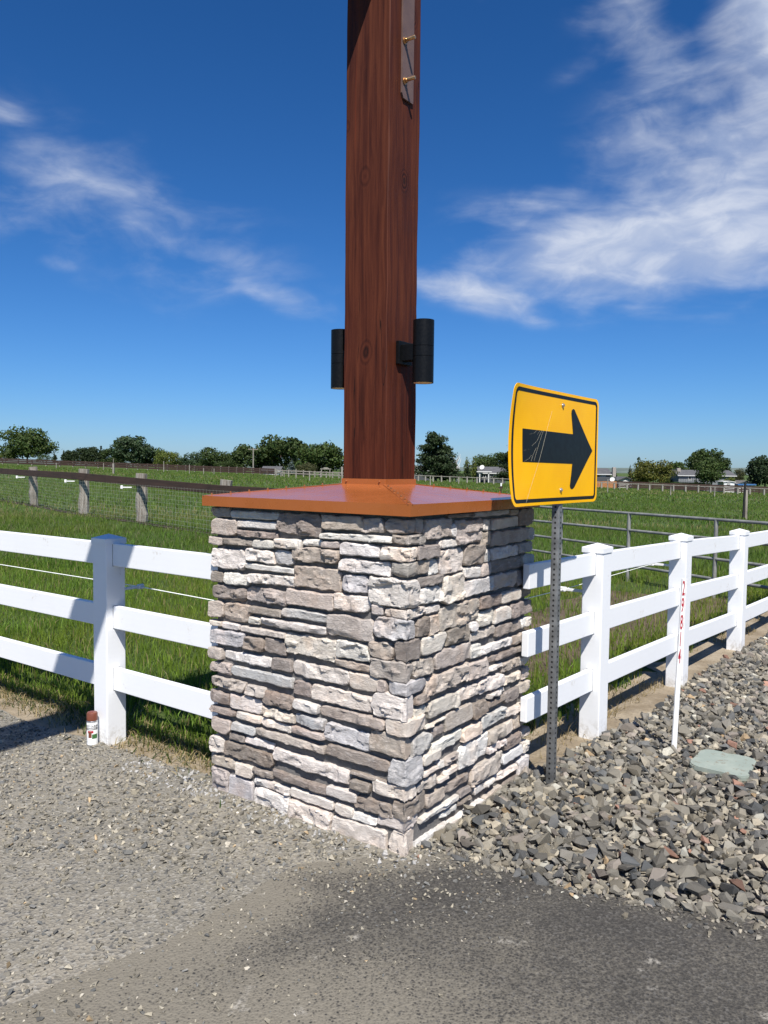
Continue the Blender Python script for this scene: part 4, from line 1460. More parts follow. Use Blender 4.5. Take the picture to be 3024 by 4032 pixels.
M_SIGN = m_sign()
M_ALU = simple('sign_aluminium', (0.5, 0.5, 0.5), 0.4, 0.1, 20, metal=0.8)
platemesh('sign_plate', rrect(uL, uR, zB, zT, 0.035), -0.0015, 0.0015, M_SIGN)
bi, bo_ = 0.018, 0.034
platemesh('border', rrect(uL + bi, uR - bi, zB + bi * .8, zT - bi * .8, 0.028), None, 0.0024, M_INK, [rrect(uL + bo_, uR - bo_, zB + bo_ * .9, zT - bo_ * .9, 0.016)])
arr = [(360, 785), (1010, 862), (1000, 730), (989, 590), (993, 553), (1006, 535), (1018, 532), (1033, 545), (1045, 575), (1258, 1080), (1030, 1548), (1012, 1572), (992, 1580), (975, 1566), (968, 1535), (985, 1400), (1000, 1248), (360, 1222)]
arr = [puv(pc_(x, y)) for x, y in arr]
platemesh('arrow', arr[::-1], None, 0.0026, M_INK)
M_SCR = simple('scratch', (0.62, 0.55, 0.40), 0.5, 0.2, 90, bstr=0)
for i, sc in enumerate([[(735, 560), (690, 720), (655, 860), (600, 1080), (560, 1230), (500, 1420), (440, 1600), (385, 1760)], [(445, 862), (500, 845), (545, 808)], [(545, 862), (580, 815)], [(475, 1015), (540, 950), (570, 880), (600, 815)], [(365, 1075), (445, 1055)], [(380, 1215), (440, 1180), (468, 1135)], [(465, 1215), (490, 1130), (530, 1040)], [(500, 1210), (560, 1000), (620, 815)]]):
    pts = []
    w_ = 0.0012 if i == 0 else 0.0008
    L_, R__ = [], []
    for (x, y) in sc:
        u, z = puv(pc_(x, y))
        L_.append((u - w_, z)); R__.append((u + w_, z))
    platemesh('scratch', L_ + R__[::-1], None, 0.0030, M_SCR)
for (x, y) in ((877, 485), (850, 1590)):
    u, z = puv(pc_(x, y))
    P = PO + SD * u + ZV * z + SNRM * 0.002
    MB().lathe([(0.011, 0), (0.011, 0.0018), (0.0075, 0.002), (0.0075, 0.007), (0.005, 0.009)], P, 14, SNRM).build('bolt', M_ALU, sign, 40)

# ------------------------------------------------------------------ text helper
def text_mesh(txt, size):
    cu = bpy.data.curves.new('lettering', 'FONT')
    cu.body = txt; cu.size = size; cu.align_x = 'CENTER'; cu.align_y = 'CENTER'
    cu.offset = size * 0.02
    cu.resolution_u = 4
    o = bpy.data.objects.new('lettering_tmp', cu)
    COL.objects.link(o)
    bpy.context.view_layer.update()
    me = bpy.data.meshes.new_from_object(o.evaluated_get(bpy.context.evaluated_depsgraph_get()))
    V = np.array([v.co[:] for v in me.vertices]); Fc = [list(p.vertices) for p in me.polygons]
    bpy.data.objects.remove(o); bpy.data.curves.remove(cu); bpy.data.meshes.remove(me)
    return V, Fc


def faces_obj(name, V, Fc, m, parent):
    me = bpy.data.meshes.new(name)
    me.from_pydata([tuple(v) for v in V], [], Fc)
    return mobj(name, me, m, parent)


# ------------------------------------------------------------------ number stake
KB = onz(2650, 2977, 0.05)
ktop = at(2693, 2279, KB[1] + 0.02)
stake = thing('marker_stake', KB, 'slim white marker stake with red numbers 29814 in front of white fence', 'stake')
kd = ktop - KB; KLn = np.linalg.norm(kd); kd /= KLn
kx = np.array([0.94, 0.34, 0]); kx -= kd * (kx @ kd); kx /= np.linalg.norm(kx)
kn = np.cross(kx, kd); kn = kn if kn[1] < 0 else -kn
sm = MB()
sm.box(KB + kd * (KLn / 2 - 0.08), kd, kx, kn, KLn / 2 + 0.08, 0.0125, 0.0016, 0.0006, 1)
for s_ in (-1, 1):
    sm.box(KB + kd * (KLn / 2 - 0.08) + kx * s_ * 0.0135 + kn * 0.003, kd, kx, kn, KLn / 2 + 0.08, 0.0018, 0.0045, 0.0006, 1)
sm.build('stake_body', M_WHITE, stake)
for k, ch in enumerate('29814'):
    V, Fc = text_mesh(ch, 0.112)
    cz = KLn - 0.055 - k * 0.093
    V[:, 0] *= 0.33
    W3 = KB + V[:, 0:1] * kx + (cz + V[:, 1:2]) * kd + kn * 0.0027
    faces_obj('digit', W3, Fc, M_RED, stake)

# ------------------------------------------------------------------ utility box lid
lid = thing('utility_box', sum(LID) / 4, 'pale green flat utility box lid lying among the rocks', 'utility box')


def m_lid():
    m, t, p = mat('pale_green_polymer')
    o = t.node('ShaderNodeTexCoord').outputs['Object']
    n = t.noise(o, 7.0, 5.0, 0.6)
    c = t.mix(t.rng(n, 0.35, 0.65), (0.23, 0.27, 0.235), (0.29, 0.325, 0.28))
    c = t.mix(t.rng(t.noise(o, 26.0, 5.0, 0.7), 0.56, 0.66, 0, 0.75), c, (0.19, 0.165, 0.125))
    t.put(p.inputs['Base Color'], c)
    p.inputs['Roughness'].default_value = 0.75
    bump(t, p, t.noise(o, 90.0, 3.0), 0.2, 0.002)
    return m


def round_quad(q, r, n=5):
    out = []
    for i in range(4):
        a, b, c = q[i - 1], q[i], q[(i + 1) % 4]
        d1 = (a - b) / np.linalg.norm(a - b); d2 = (c - b) / np.linalg.norm(c - b)
        for k in range(n + 1):
            t = k / n
            out.append((1 - t) ** 2 * (b + d1 * r) + 2 * t * (1 - t) * b + t * t * (b + d2 * r))
    return out


lq = round_quad([l * np.array([1, 1, 0]) + ZV * 0.075 for l in LID], 0.05)
lb = MB(); lb.prism(lq, (0, 0, 0.024))
bmesh.ops.bevel(lb.bm, geom=[e for e in lb.bm.edges if e.verts[0].co.z > 0.09 and e.verts[1].co.z > 0.09], offset=0.005, segments=2, affect='EDGES')
lb.build('lid_plate', m_lid(), lid)
cen = sum(lq) / len(lq)
lb = MB(); lb.prism([cen * np.array([1, 1, 0]) + (p - cen) * 0.97 - ZV * 0.05 for p in lq], (0, 0, 0.124)); lb.build('box_body', MATS['pale_green_polymer'], lid)

# ------------------------------------------------------------------ spray can
CB = onz(364, 2930, 0.018)
can = thing('spray_can', CB, 'white spray paint can with brown cap beside the left fence post', 'can')
r_ = 0.030
MB().lathe([(r_ - .002, 0), (r_, .002), (r_, .128), (r_ - .001, .132)], CB, 40).build('can_body', M_WHITE, can, 40)
MB().lathe([(r_ + .0006, 0), (r_ + .0012, .003), (r_ + .0006, .006)], CB - ZV * 0.001, 40).build('bottom_rim', M_CANTIN, can, 40)
MB().lathe([(r_ - .001, .132), (r_ + .0004, .134), (r_ + .0004, .139), (r_ - .001, .141)], CB, 40).build('top_rim', M_CANTIN, can, 40)
MB().lathe([(r_ - .0002, .141), (r_ - .0002, .180), (r_ - .003, .186), (r_ - .010, .188)], CB, 40).build('can_cap', M_CANCAP, can, 40)
fa = math.atan2(-CB[1], -CB[0])          # angle that faces the viewer


def wrap(V, z, turn=0.0, off=0.0004):
    a = fa + turn + V[:, 0] / r_
    rr = r_ + off
    return np.stack([CB[0] + rr * np.cos(a), CB[1] + rr * np.sin(a), CB[2] + z + V[:, 1]], -1)


def band(w0, w1, z0, z1, m, name, off):
    n = 16
    V = []
    Fc = []
    for k in range(n + 1):
        x = w0 + (w1 - w0) * k / n
        V += [(x, z0, 0), (x, z1, 0)]
        if k: Fc.append([2 * k - 2, 2 * k, 2 * k + 1, 2 * k - 1])
    faces_obj(name, wrap(np.array(V, float), 0, 0, off), Fc, m, can)


band(-0.045, 0.033, 0.090, 0.1035, M_INK, 'black_band', 0.0003)
band(-0.002, 0.030, 0.040, 0.066, M_GREENP, 'green_panel', 0.0003)
band(-0.026, 0.006, 0.072, 0.086, M_RED, 'red_panel', 0.0003)
band(-0.022, -0.004, 0.046, 0.080, M_CANCAP, 'colour_swatch', 0.0006)
for txt, size, z, tx, m in (('RUST-OLEUM', 0.0150, 0.112, -0.004, M_INK), ('HAMMERED', 0.0125, 0.0966, -0.004, M_WHITE), ('PAINT', 0.006, 0.030, -0.004, M_INK)):
    V, Fc = text_mesh(txt, size)
    V[:, 0] = V[:, 0] * 0.86 + tx
    # subdivision is not needed: letters are narrow against the curve
    if txt != 'PAINT':
        faces_obj('lettering', wrap(V, z, 0, 0.0007), Fc, m, can)

# ------------------------------------------------------------------ pipe fence panel (right, behind the white fence)
g0 = ghit(2470, 2292); g1 = ghit(2810, 2356)
gd = g1 - g0; gsp = np.linalg.norm(gd[:2]); gd /= np.linalg.norm(gd)
pf = thing('pipe_fence', g0, 'grey welded pipe rail fence in the grass behind the white fence', 'fence')
GH = []
zt0 = at(2470, 2021, g0[1])[2] - g0[2]; zt1 = at(2810, 2046, g1[1])[2] - g1[2]
print('PIPE', g0, g1, zt0, zt1, gsp)
hh = (zt0 + zt1) / 2
ga = g0 - gd * 1.9 * gsp / 1.48; gb = g0 + gd * (gsp * 4)
for k in range(-2, 5):
    P = g0 + gd * gsp * k
    MB().tube([P - ZV * 0.2, P + ZV * hh], 0.026, 12).build('upright', M_PIPE, pf, 50)
for f_ in (1.0, 0.755, 0.50, 0.245):
    MB().tube([g0 - gd * gsp * 2.4 + ZV * hh * f_, gb + ZV * hh * f_], 0.021, 12).build('rail', M_PIPE, pf, 50)

# ------------------------------------------------------------------ near wooden fence with mesh (left)
wf_feet = [ghit(133, 1993), ghit(333, 2031), ghit(559, 2062)]
wd = wf_feet[2] - wf_feet[0]
wf_feet = [wf_feet[0] - wd * 0.5 * 1.05] + wf_feet + [wf_feet[2] + wd * 0.5, wf_feet[2] + wd * 1.0]
for p_ in (wf_feet[0], wf_feet[4], wf_feet[5]):
    p_[2] = terrain(p_[0], p_[1])
print('WF', wf_feet)
wf = thing('board_fence', wf_feet[1], 'weathered post fence with one brown board and wire mesh beyond the lawn', 'fence')
wtop = [1.40, 1.40, 1.42, 1.36, 1.3, 1.3]
for i, P in enumerate(wf_feet):
    pb = MB()
    n = 7
    pts = [P + ZV * (-0.2 + (wtop[i] + 0.2) * k / n) + np.array([0.02 * random.uniform(-1, 1), 0, 0]) for k in range(n + 1)]
    pb.tube(pts, [0.155 * random.uniform(0.85, 1.05) for _ in pts], 9)
    pb.build('post', M_OLDP, wf)
for i in range(len(wf_feet) - 1):
    a, b = wf_feet[i], wf_feet[i + 1]
    off = np.array([-0.12, -0.15, 0])
    MB().bar(a + off + ZV * (wtop[i] - 0.22), b + off + ZV * (wtop[i + 1] - 0.22), 0.02, 0.105, bevel=0.004).build('board', M_BROWNB, wf)
    MB().bar(a + off + ZV * 0.03, b + off + ZV * 0.03, 0.02, 0.05, bevel=0.004).build('bottom_board', M_BROWNB, wf)
wm = MB()
for i in range(len(wf_feet) - 1):
    a, b = wf_feet[i] + np.array([-.17, -.22, 0]), wf_feet[i + 1] + np.array([-.17, -.22, 0])
    for k in range(11):
        z = 0.06 + k * 0.10
        wm.bar(a + ZV * z, b + ZV * z, 0.0015, 0.0015)
    m_ = int(np.linalg.norm(b - a) / 0.15)
    for k in range(m_):
        P = a + (b - a) * k / m_
        wm.bar(P + ZV * 0.05, P + ZV * 1.08, 0.0007, 0.0007, up=(1, 0, 0))
tag(wm.build('wire_mesh', simple('mesh_wire', (0.34, 0.37, 0.31), 0.6, 0.1, 10, metal=0.0, bstr=0), wf), kind='stuff')
for i, P in enumerate(wf_feet[1:4]):
    Q = P + ZV * (wtop[i + 1] - 0.37) + np.array([-0.2, -0.22, 0])
    t_ = thing('insulator', Q, ['white insulator on the leftmost post of the board fence', 'white insulator on the middle post of the board fence', 'white insulator on the board fence post nearest the pillar'][i], 'insulator', 'insulators on the board fence')
    MB().bar(Q, Q + np.array([-.22, -.1, 0]), 0.014, 0.014, bevel=0.005).build('arm', M_WHITE, t_)
    MB().bar(Q + np.array([-.23, -.1, -0.04]), Q + np.array([-.23, -.1, 0.05]), 0.03, 0.03, up=(1, 0, 0), bevel=0.008).build('clip', M_WHITE, t_)

# ------------------------------------------------------------------ far fences and field posts
def far_fence(name, pts, hts, lab, mp, mr, rails, rh, pw=0.09, board=0.02):
    t = thing(name, pts[0], lab, 'fence')
    for P, h in zip(pts, hts):
        MB().bar(P - ZV * 0.2, P + ZV * (h * random.uniform(.96, 1.04)), pw, pw, up=(0, 1, 0), bevel=0.012, seg=1).build('post', mp, t)
    for i in range(len(pts) - 1):
        a, b = pts[i], pts[i + 1]
        for f_ in rails:
            off = np.array([0, -pw - board, 0])
            MB().bar(a + off + ZV * hts[i] * (f_ + random.uniform(-.015, .015)), b + off + ZV * hts[i + 1] * (f_ + random.uniform(-.015, .015)), board, rh).build('rail', mr, t)
    return t


lf = [-45, 10, 72, 126, 182, 236, 288, 337, 387, 440, 500, 542, 582, 622, 660, 699, 732, 767, 802, 837, 870, 902, 933, 960, 994, 1025, 1054, 1084]
lfy = lambda x: 1821 + (x / 1084.0) * 48 + 2.5 * math.sin(x / 90.0)
pts = []
for x in lf:
    D = 185.0 - 25.0 * (x / 1084.0)
    P = at(x, lfy(x), D)
    pts.append(P)
print('FARL', pts[0], pts[-1], terrain(pts[0][0], pts[0][1]), terrain(pts[-1][0], pts[-1][1]))
for P in pts: P[2] = terrain(P[0], P[1])
far_fence('ranch_fence', pts, [1.45] * len(pts), 'dark brown board fence along the far left edge of the field', M_PALEP, M_BROWNB, (0.86, 0.58, 0.30), 0.165, 0.13)
cf = [1090, 1112, 1137, 1166, 1195, 1219, 1240, 1262, 1285, 1310, 1335, 1360]
pts = [at(x, 1872, 150.0 - (x - 1090) * 0.03) for x in cf]
for P in pts: P[2] = terrain(P[0], P[1])
far_fence('ranch_fence', pts, [1.3] * len(pts), 'grey board fence in front of the arbor behind the post', M_PALEP, M_OLDP, (0.85, 0.5), 0.10, 0.11)
rf = [1630, 1647, 1675, 1705, 1738, 1771, 1806, 1839, 1878, 1907, 1943, 1978, 2016, 2055, 2096, 2138, 2181, 2225, 2272, 2320, 2368, 2418, 2468, 2512, 2557, 2608, 2651, 2699, 2749, 2797, 2850, 2904, 2952, 3008, 3066]
pts = [at(x, 1905 + (x - 1650) * 0.03, 150.0 - (x - 1650) / 1400.0 * 22) for x in rf]
for P in pts: P[2] = terrain(P[0], P[1])
far_fence('post_rail_fence', pts, [1.25] * len(pts), 'pale wooden post and rail fence along the far right edge of the field', M_PALEP, M_PALEP, (0.92,), 0.055, 0.13)

fposts = [(222, 1840, 22), (408, 1841, 28), (447, 1868, 62), (645, 1857, 45), (746, 1858, 36), (802, 1858, 24), (843, 1858, 24), (1083, 1869, 34), (1106, 1872, 17), (1119, 1873, 22), (1137, 1876, 32), (1166, 1884, 38), (1219, 1897, 40), (1346, 1912, 74),
          (1694, 1914, 42), (1806, 1906, 26), (2392, 1939, 52), (2440, 1931, 26), (2640, 1951, 36), (2813, 1957, 40), (2935, 2046, 146)]
ORD = 'first second third fourth fifth sixth seventh eighth ninth tenth eleventh twelfth'.split()
NLR = [0, 0]
for i, (x, y, hp) in enumerate(fposts):
    P = ghit(x, y)
    D = P[1]
    if D > 140:
        D = 140 - i; P = at(x, y, D); P[2] = terrain(P[0], P[1])
    h = hp / FPX * D
    if x == 2935:
        lab = 'tall dark wooden post standing in the field at far right'
        t_ = thing('field_post', P, lab, 'post')
        MB().bar(P - ZV * .2, P + ZV * h * 0.8, 0.05, 0.05, up=(0, 1, 0), bevel=.01).build('post_shaft', M_OLDP, t_)
        MB().bar(P - ZV * .2 - np.array([0.11, 0.02, 0]), P + ZV * h - np.array([0.07, 0.02, 0]), 0.035, 0.035, up=(0, 1, 0)).build('steel_stake', M_HOLE, t_)
    elif x == 1346:
        t_ = thing('field_post', P, 'pale post in the field just left of the timber post base', 'post')
        MB().bar(P - ZV * .2, P + ZV * h, 0.09, 0.06, up=(0, 1, 0), bevel=.01).build('post_shaft', M_PALEP, t_)
    elif x == 447:
        t_ = thing('field_post', P, 'tallest pale post in the field left, in front of the far brown fence', 'post')
        MB().bar(P - ZV * .2, P + ZV * h * .7, 0.10, 0.10, up=(0, 1, 0), bevel=.01).build('post_shaft', M_PALEP, t_)
        MB().bar(P + ZV * h * .69, P + ZV * h, 0.03, 0.03, up=(0, 1, 0), bevel=.01).build('rod', M_PALEP, t_)
    else:
        left = x < 1500
        t_ = thing('field_post', P, 'slim pale field post, ' + ORD[NLR[0 if left else 1]] + (' from the left picture edge' if left else ' going right from the timber post'), 'post', 'pale field posts left' if left else 'pale field posts right')
        NLR[0 if left else 1] += 1
        MB().bar(P - ZV * .2, P + ZV * h, 0.055, 0.055, up=(0, 1, 0), bevel=.01).build('post_shaft', M_PALEP, t_)


# small hydrant seen over the cap
P = ghit(1972, 1958); P = at(1972, 1950, 62.0); P[2] = terrain(P[0], P[1])
hy = thing('field_hydrant', P, 'small dark field hydrant with white tip beside the sign', 'hydrant')
MB().tube([P - ZV * .1, P + ZV * 0.75], 0.06, 8).build('standpipe', M_BROWNB, hy)
MB().bar(P + ZV * .6 - np.array([.18, 0, 0]), P + ZV * .68 + np.array([.18, 0, 0]), 0.05, 0.05).build('handle', M_BROWNB, hy)
MB().bar(P + ZV * .75, P + ZV * 1.0, 0.05, 0.05, up=(0, 1, 0)).build('tip', M_WHITE, hy)

# ------------------------------------------------------------------ trees
def leaf_crown(lobes, n, size, col, rng, shell=0.55, droop=0.0):
    """lobes: (centre, radii). Leaf clumps scattered through the lobes."""
    vol = np.array([np.prod(r) ** (2 / 3.0) for _, r in lobes]); vol /= vol.sum()
    li = rng.choice(len(lobes), n, p=vol)
    C = np.array([c for c, _ in lobes])[li]; R_ = np.array([r for _, r in lobes])[li]
    d = rng.normal(size=(n, 3)); d /= np.linalg.norm(d, axis=1)[:, None]
    rad = 1 - (1 - shell) * rng.random(n) ** 1.5
    rad *= 1 + 0.16 * rng.normal(size=n) * (rng.random(n) < 0.35)
    P = C + d * R_ * rad[:, None]
    # leaf faces tilt roughly along the shell
    nrm = d + rng.normal(0, 0.55, (n, 3)); nrm /= np.linalg.norm(nrm, axis=1)[:, None]
    a = np.cross(nrm, rng.normal(size=(n, 3))); a /= np.linalg.norm(a, axis=1)[:, None]
    b = np.cross(nrm, a)
    s = size * rng.uniform(0.55, 1.35, n)[:, None]
    a = a * s; b = b * s * rng.uniform(0.6, 1.0, n)[:, None]
    bulge = nrm * s * 0.25
    V = np.stack([P - a - b * .4, P + b * -1.0 + bulge, P + a - b * .3, P + a * .5 + b, P - a * .6 + b * .9 + bulge * .5], 1).reshape(-1, 3)
    i0 = np.arange(n) * 5
    F = np.concatenate([np.stack([i0, i0 + 1, i0 + 2], -1), np.stack([i0, i0 + 2, i0 + 3], -1), np.stack([i0, i0 + 3, i0 + 4], -1)])
    cvar = np.array(col)[None] * rng.uniform(0.62, 1.35, (n, 1)) * np.array([1, 1, 1])[None] * np.stack([rng.uniform(.85, 1.2, n), np.ones(n), rng.uniform(.8, 1.15, n)], -1)
    return V, F, np.repeat(cvar, 5, 0)


def tree(x, ybase, ytop, wpx, D, style, col, lab, seed, name=None, group='trees along the far edge of the field', lean=0.0, dens=1.0):
    rng = np.random.default_rng(seed)
    B = at(x, ybase, D)
    T = at(x, ytop, D)
    H = T[2] - B[2]; Wd = wpx / FPX * D
    zb = terrain(B[0], B[1])
    base = np.array([B[0], B[1], min(zb, B[2])])
    z0 = B[2]
    t = thing(name or {'round': 'broadleaf_tree', 'fir': 'conifer_tree', 'pine': 'pine_tree', 'bush': 'shrub', 'col': 'columnar_tree'}[style], base, lab, 'tree' if style != 'bush' else 'shrub', group)
    lobes = []
    if style in ('round', 'bush'):
        k = 24 if style == 'round' else 10
        cz = z0 + H * (0.53 if style == 'round' else 0.45)
        rz = H * (0.47 if style == 'round' else 0.5)
        lobes.append((np.array([B[0], B[1], cz]), np.array([Wd * .33, Wd * .33, rz * .75])))
        for _ in range(k):
            a = rng.uniform(0, 2 * np.pi); e = rng.uniform(-0.95, 1.0)
            rr = math.sqrt(max(0.05, 1 - e * e * .85))
            f = rng.uniform(0.60, 0.82)
            c = np.array([B[0] + math.cos(a) * rr * Wd * .5 * f, B[1] + math.sin(a) * rr * Wd * .5 * f, cz + e * rz * f])
            s_ = rng.uniform(0.15, 0.26)
            lobes.append((c, np.array([Wd * s_, Wd * s_, min(Wd, H) * s_ * rng.uniform(.7, 1.0)])))
        n = int(4200 * dens)
        size = min(Wd, H) * 0.030
    elif style == 'fir' or style == 'col':
        k = 15
        for i in range(k):
            f = (i + .5) / k
            r = (Wd * .5) * ((1 - f) ** (0.85 if style == 'fir' else 0.45)) + 0.02 * Wd
            for _ in range(3 if f < .75 else 1):
                a = rng.uniform(0, 6.28)
                c = np.array([B[0] + math.cos(a) * r * .42, B[1] + math.sin(a) * r * .42, z0 + H * (0.05 + .93 * f)])
                lobes.append((c, np.array([r * .62, r * .62, H / k * .9])))
        n = int(1700 * dens)
        size = Wd * 0.045
    else:  # pine: open, uneven branches with plates of needles
        brs = MB()
        for i in range(62):
            f = rng.uniform(0.06, 1.0) ** 1.15
            a = rng.uniform(0, 6.28)
            r = Wd * .52 * (1 - f) ** 0.62 * rng.uniform(.55, 1.1) + Wd * 0.05
            z = z0 + H * f
            tip = np.array([B[0] + math.cos(a) * r, B[1] + math.sin(a) * r, z + H * .04 * rng.uniform(-.3, 1.6)])
            st = np.array([B[0] + lean * H * f, B[1], z - H * .03])
            brs.tube([st, (st + tip) / 2 - ZV * H * .01, tip], [H * .008, H * .005, H * .002], 5)
            for g in (0.45, 0.7, 0.95):
                c = st + (tip - st) * g
                s_ = Wd * rng.uniform(.075, .125)
                lobes.append((c, np.array([s_ * 1.2, s_ * 1.2, s_ * .7])))
        brs.build('limbs', M_BARK, t)
        n = int(9000 * dens)
        size = Wd * 0.020
    V, F, Cc = leaf_crown(lobes, n, size, col, rng)
    V[:, 2] = np.maximum(V[:, 2], base[2] + 0.15)
    o = mobj('crown', fast_mesh('crown', V, F, Cc), M_LEAF, t)
    tr = MB()
    h_ = H * (0.55 if style in ('round', 'bush') else 0.95)
    rt = max(0.10, H * .03)
    tr.tube([base - ZV * .3, base + ZV * (z0 - base[2] + h_ * .4) + np.array([.1, 0, 0]), base + ZV * (z0 - base[2] + h_) + np.array([lean * h_, 0, 0])], [rt, rt * .75, rt * .2], 8)
    if style == 'round':
        for _ in range(5):
            a = rng.uniform(0, 6.28)
            p = base + ZV * (z0 - base[2] + h_ * rng.uniform(.35, .7))
            tr.tube([p, p + np.array([math.cos(a) * Wd * .15, math.sin(a) * Wd * .15, H * .12]), p + np.array([math.cos(a) * Wd * .28, math.sin(a) * Wd * .28, H * .26])], [rt * .5, rt * .35, rt * .12], 6)
    tr.build('trunk', M_BARK, t)
    return t


G_D = (0.038, 0.062, 0.016); G_M = (0.048, 0.078, 0.019); G_Y = (0.098, 0.125, 0.024); G_B = (0.040, 0.068, 0.030); G_K = (0.026, 0.044, 0.016); G_S = (0.085, 0.115, 0.105); G_O = (0.060, 0.066, 0.026)
TREES = [
    (107, 1812, 1686, 184, 205, 'round', G_M, 'big round leafy tree standing alone at far left', 1.3),
    (20, 1812, 1772, 60, 215, 'bush', G_Y, 'low yellow green shrub at the far left picture edge', .7),
    (170, 1815, 1784, 60, 230, 'bush', G_M, 'low green shrub right of the lone round tree', .6),
    (215, 1818, 1778, 30, 225, 'fir', G_K, 'tiny dark fir just right of the lone round tree', .6),
    (253, 1826, 1768, 40, 222, 'fir', G_K, 'pointed dark fir at the left end of the dark tree row', .8),
    (280, 1828, 1772, 52, 230, 'round', G_K, 'dark tree second in the dark tree row', .8),
    (318, 1830, 1762, 66, 226, 'round', G_K, 'broad dark tree third in the dark tree row', .9),
    (358, 1832, 1757, 62, 228, 'round', G_K, 'dark tree in the middle of the dark tree row', .9),
    (398, 1834, 1750, 54, 226, 'fir', G_K, 'taller spiky conifer near the right end of the dark tree row', .9),
    (432, 1836, 1762, 56, 222, 'round', G_D, 'olive dark tree ending the dark tree row', .8),
    (523, 1838, 1719, 134, 205, 'round', G_B, 'tall bluish green tree with pointed top left of centre', 1.2),
    (612, 1842, 1762, 96, 208, 'round', G_M, 'mid green tree right of the tall bluish tree', .9),
    (655, 1844, 1778, 80, 200, 'round', G_Y, 'light yellow green low tree beside the mid green one', .8),
    (752, 1850, 1780, 90, 210, 'round', G_B, 'smooth round topped tree in the gap left of the pole', .9),
    (700, 1850, 1800, 70, 215, 'bush', G_Y, 'low pale shrub left of the smooth round tree', .6),
    (850, 1858, 1768, 118, 196, 'round', G_D, 'broad dark green tree left of the utility pole', 1.0),
    (945, 1862, 1754, 108, 194, 'round', G_D, 'taller dark green tree directly left of the utility pole', 1.0),
    (1030, 1862, 1788, 84, 200, 'round', G_D, 'low dark tree directly right of the utility pole', .8),
    (1105, 1866, 1712, 172, 198, 'round', G_D, 'tallest broad dark tree left of the timber post', 1.5),
    (1258, 1878, 1743, 172, 178, 'round', G_M, 'wide leafy tree directly left of the timber post', 1.4),
    (1147, 1862, 1804, 46, 172, 'fir', G_S, 'blue grey spruce in front of the tallest broad tree', .9),
    (1208, 1868, 1815, 84, 170, 'bush', G_O, 'olive feathery shrub right of the blue spruce', .8),
    (1345, 1872, 1800, 26, 180, 'fir', G_B, 'narrow fir almost hidden by the timber post', .6),
    (1715, 1886, 1712, 172, 165, 'pine', G_K, 'large ragged dark pine right of the timber post', 1.3),
    (1780, 1886, 1815, 52, 168, 'bush', G_O, 'brownish shrub at the foot of the ragged pine', .6),
    (1838, 1885, 1794, 40, 176, 'col', G_Y, 'yellow green pointed tree right of the bare birch', .8),
    (1864, 1885, 1796, 36, 176, 'col', G_Y, 'second yellow green pointed tree beside the grey roof', .8),
    (1840, 1886, 1826, 40, 168, 'fir', G_K, 'small dark fir before the yellow green pair', .7),
    (1912, 1870, 1790, 110, 215, 'round', G_M, 'green tree mass behind the grey roofed house', 1.0),
    (1965, 1876, 1775, 66, 205, 'round', G_D, 'dark green tree behind the right end of the grey roof', .8),
    (2025, 1892, 1752, 130, 165, 'pine', G_K, 'dark dense pine half hidden by the yellow sign', 1.2),
    (2425, 1892, 1852, 18, 205, 'fir', G_K, 'tiny dark fir beside the tall chimney', .5),
    (2480, 1900, 1828, 34, 190, 'fir', G_B, 'bluish conifer left of the yellow green tree', .7),
    (2518, 1902, 1798, 60, 186, 'col', G_D, 'dark columnar evergreen behind the yellow green tree', .9),
    (2570, 1908, 1815, 140, 176, 'round', (0.088, 0.096, 0.018), 'broad yellow green tree right of the sign', 1.2),
    (2668, 1905, 1820, 80, 192, 'round', G_M, 'light green tree beside the left chimney of the grey house', .9),
    (2782, 1900, 1764, 130, 215, 'round', G_D, 'tall dark tree rising behind the long grey house', 1.2),
    (2830, 1905, 1790, 80, 200, 'round', G_D, 'dark tree behind the right half of the grey house', .9),
    (2800, 1912, 1815, 104, 160, 'round', G_M, 'leafy tree standing in front of the long grey house', 1.1),
    (2868, 1908, 1874, 40, 165, 'bush', G_Y, 'pale green shrub by the grey house gable', .5),
    (2740, 1912, 1888, 22, 160, 'bush', G_D, 'small dark shrub below the grey house windows', .4),
    (2910, 1905, 1842, 42, 190, 'round', G_O, 'small brown green tree right of the grey house', .7),
    (475, 1840, 1790, 70, 214, 'bush', G_D, 'dark shrub mass between the dark row and tall bluish tree', .8),
    (575, 1842, 1795, 80, 212, 'bush', G_D, 'dark low shrub at the foot of the tall bluish tree', .7),
    (800, 1852, 1806, 70, 206, 'bush', G_M, 'low green shrub between the smooth and broad trees', .7),
    (895, 1860, 1806, 90, 190, 'bush', G_D, 'dark understorey shrub left of the utility pole', .8),
    (1180, 1870, 1800, 110, 195, 'bush', G_D, 'dark understorey shrub between the two big left trees', .9),
    (2640, 1906, 1868, 70, 188, 'bush', G_D, 'dark shrub between the yellow green tree and grey house', .7),
    (3010, 1918, 1800, 130, 165, 'round', G_K, 'dark green tree at the right picture edge', 1.1),
    (2665, 1912, 1893, 60, 160, 'bush', G_M, 'low hedge at the left corner of the grey house', .5),
]
for i, (x, yb, yt, wp, D, st, c, lab, dn) in enumerate(TREES):
    tree(x, yb + 5, yt, wp * (1.14 if st in ('round', 'bush') else 1.05), D, st, c, lab, 100 + i, dens=dn)

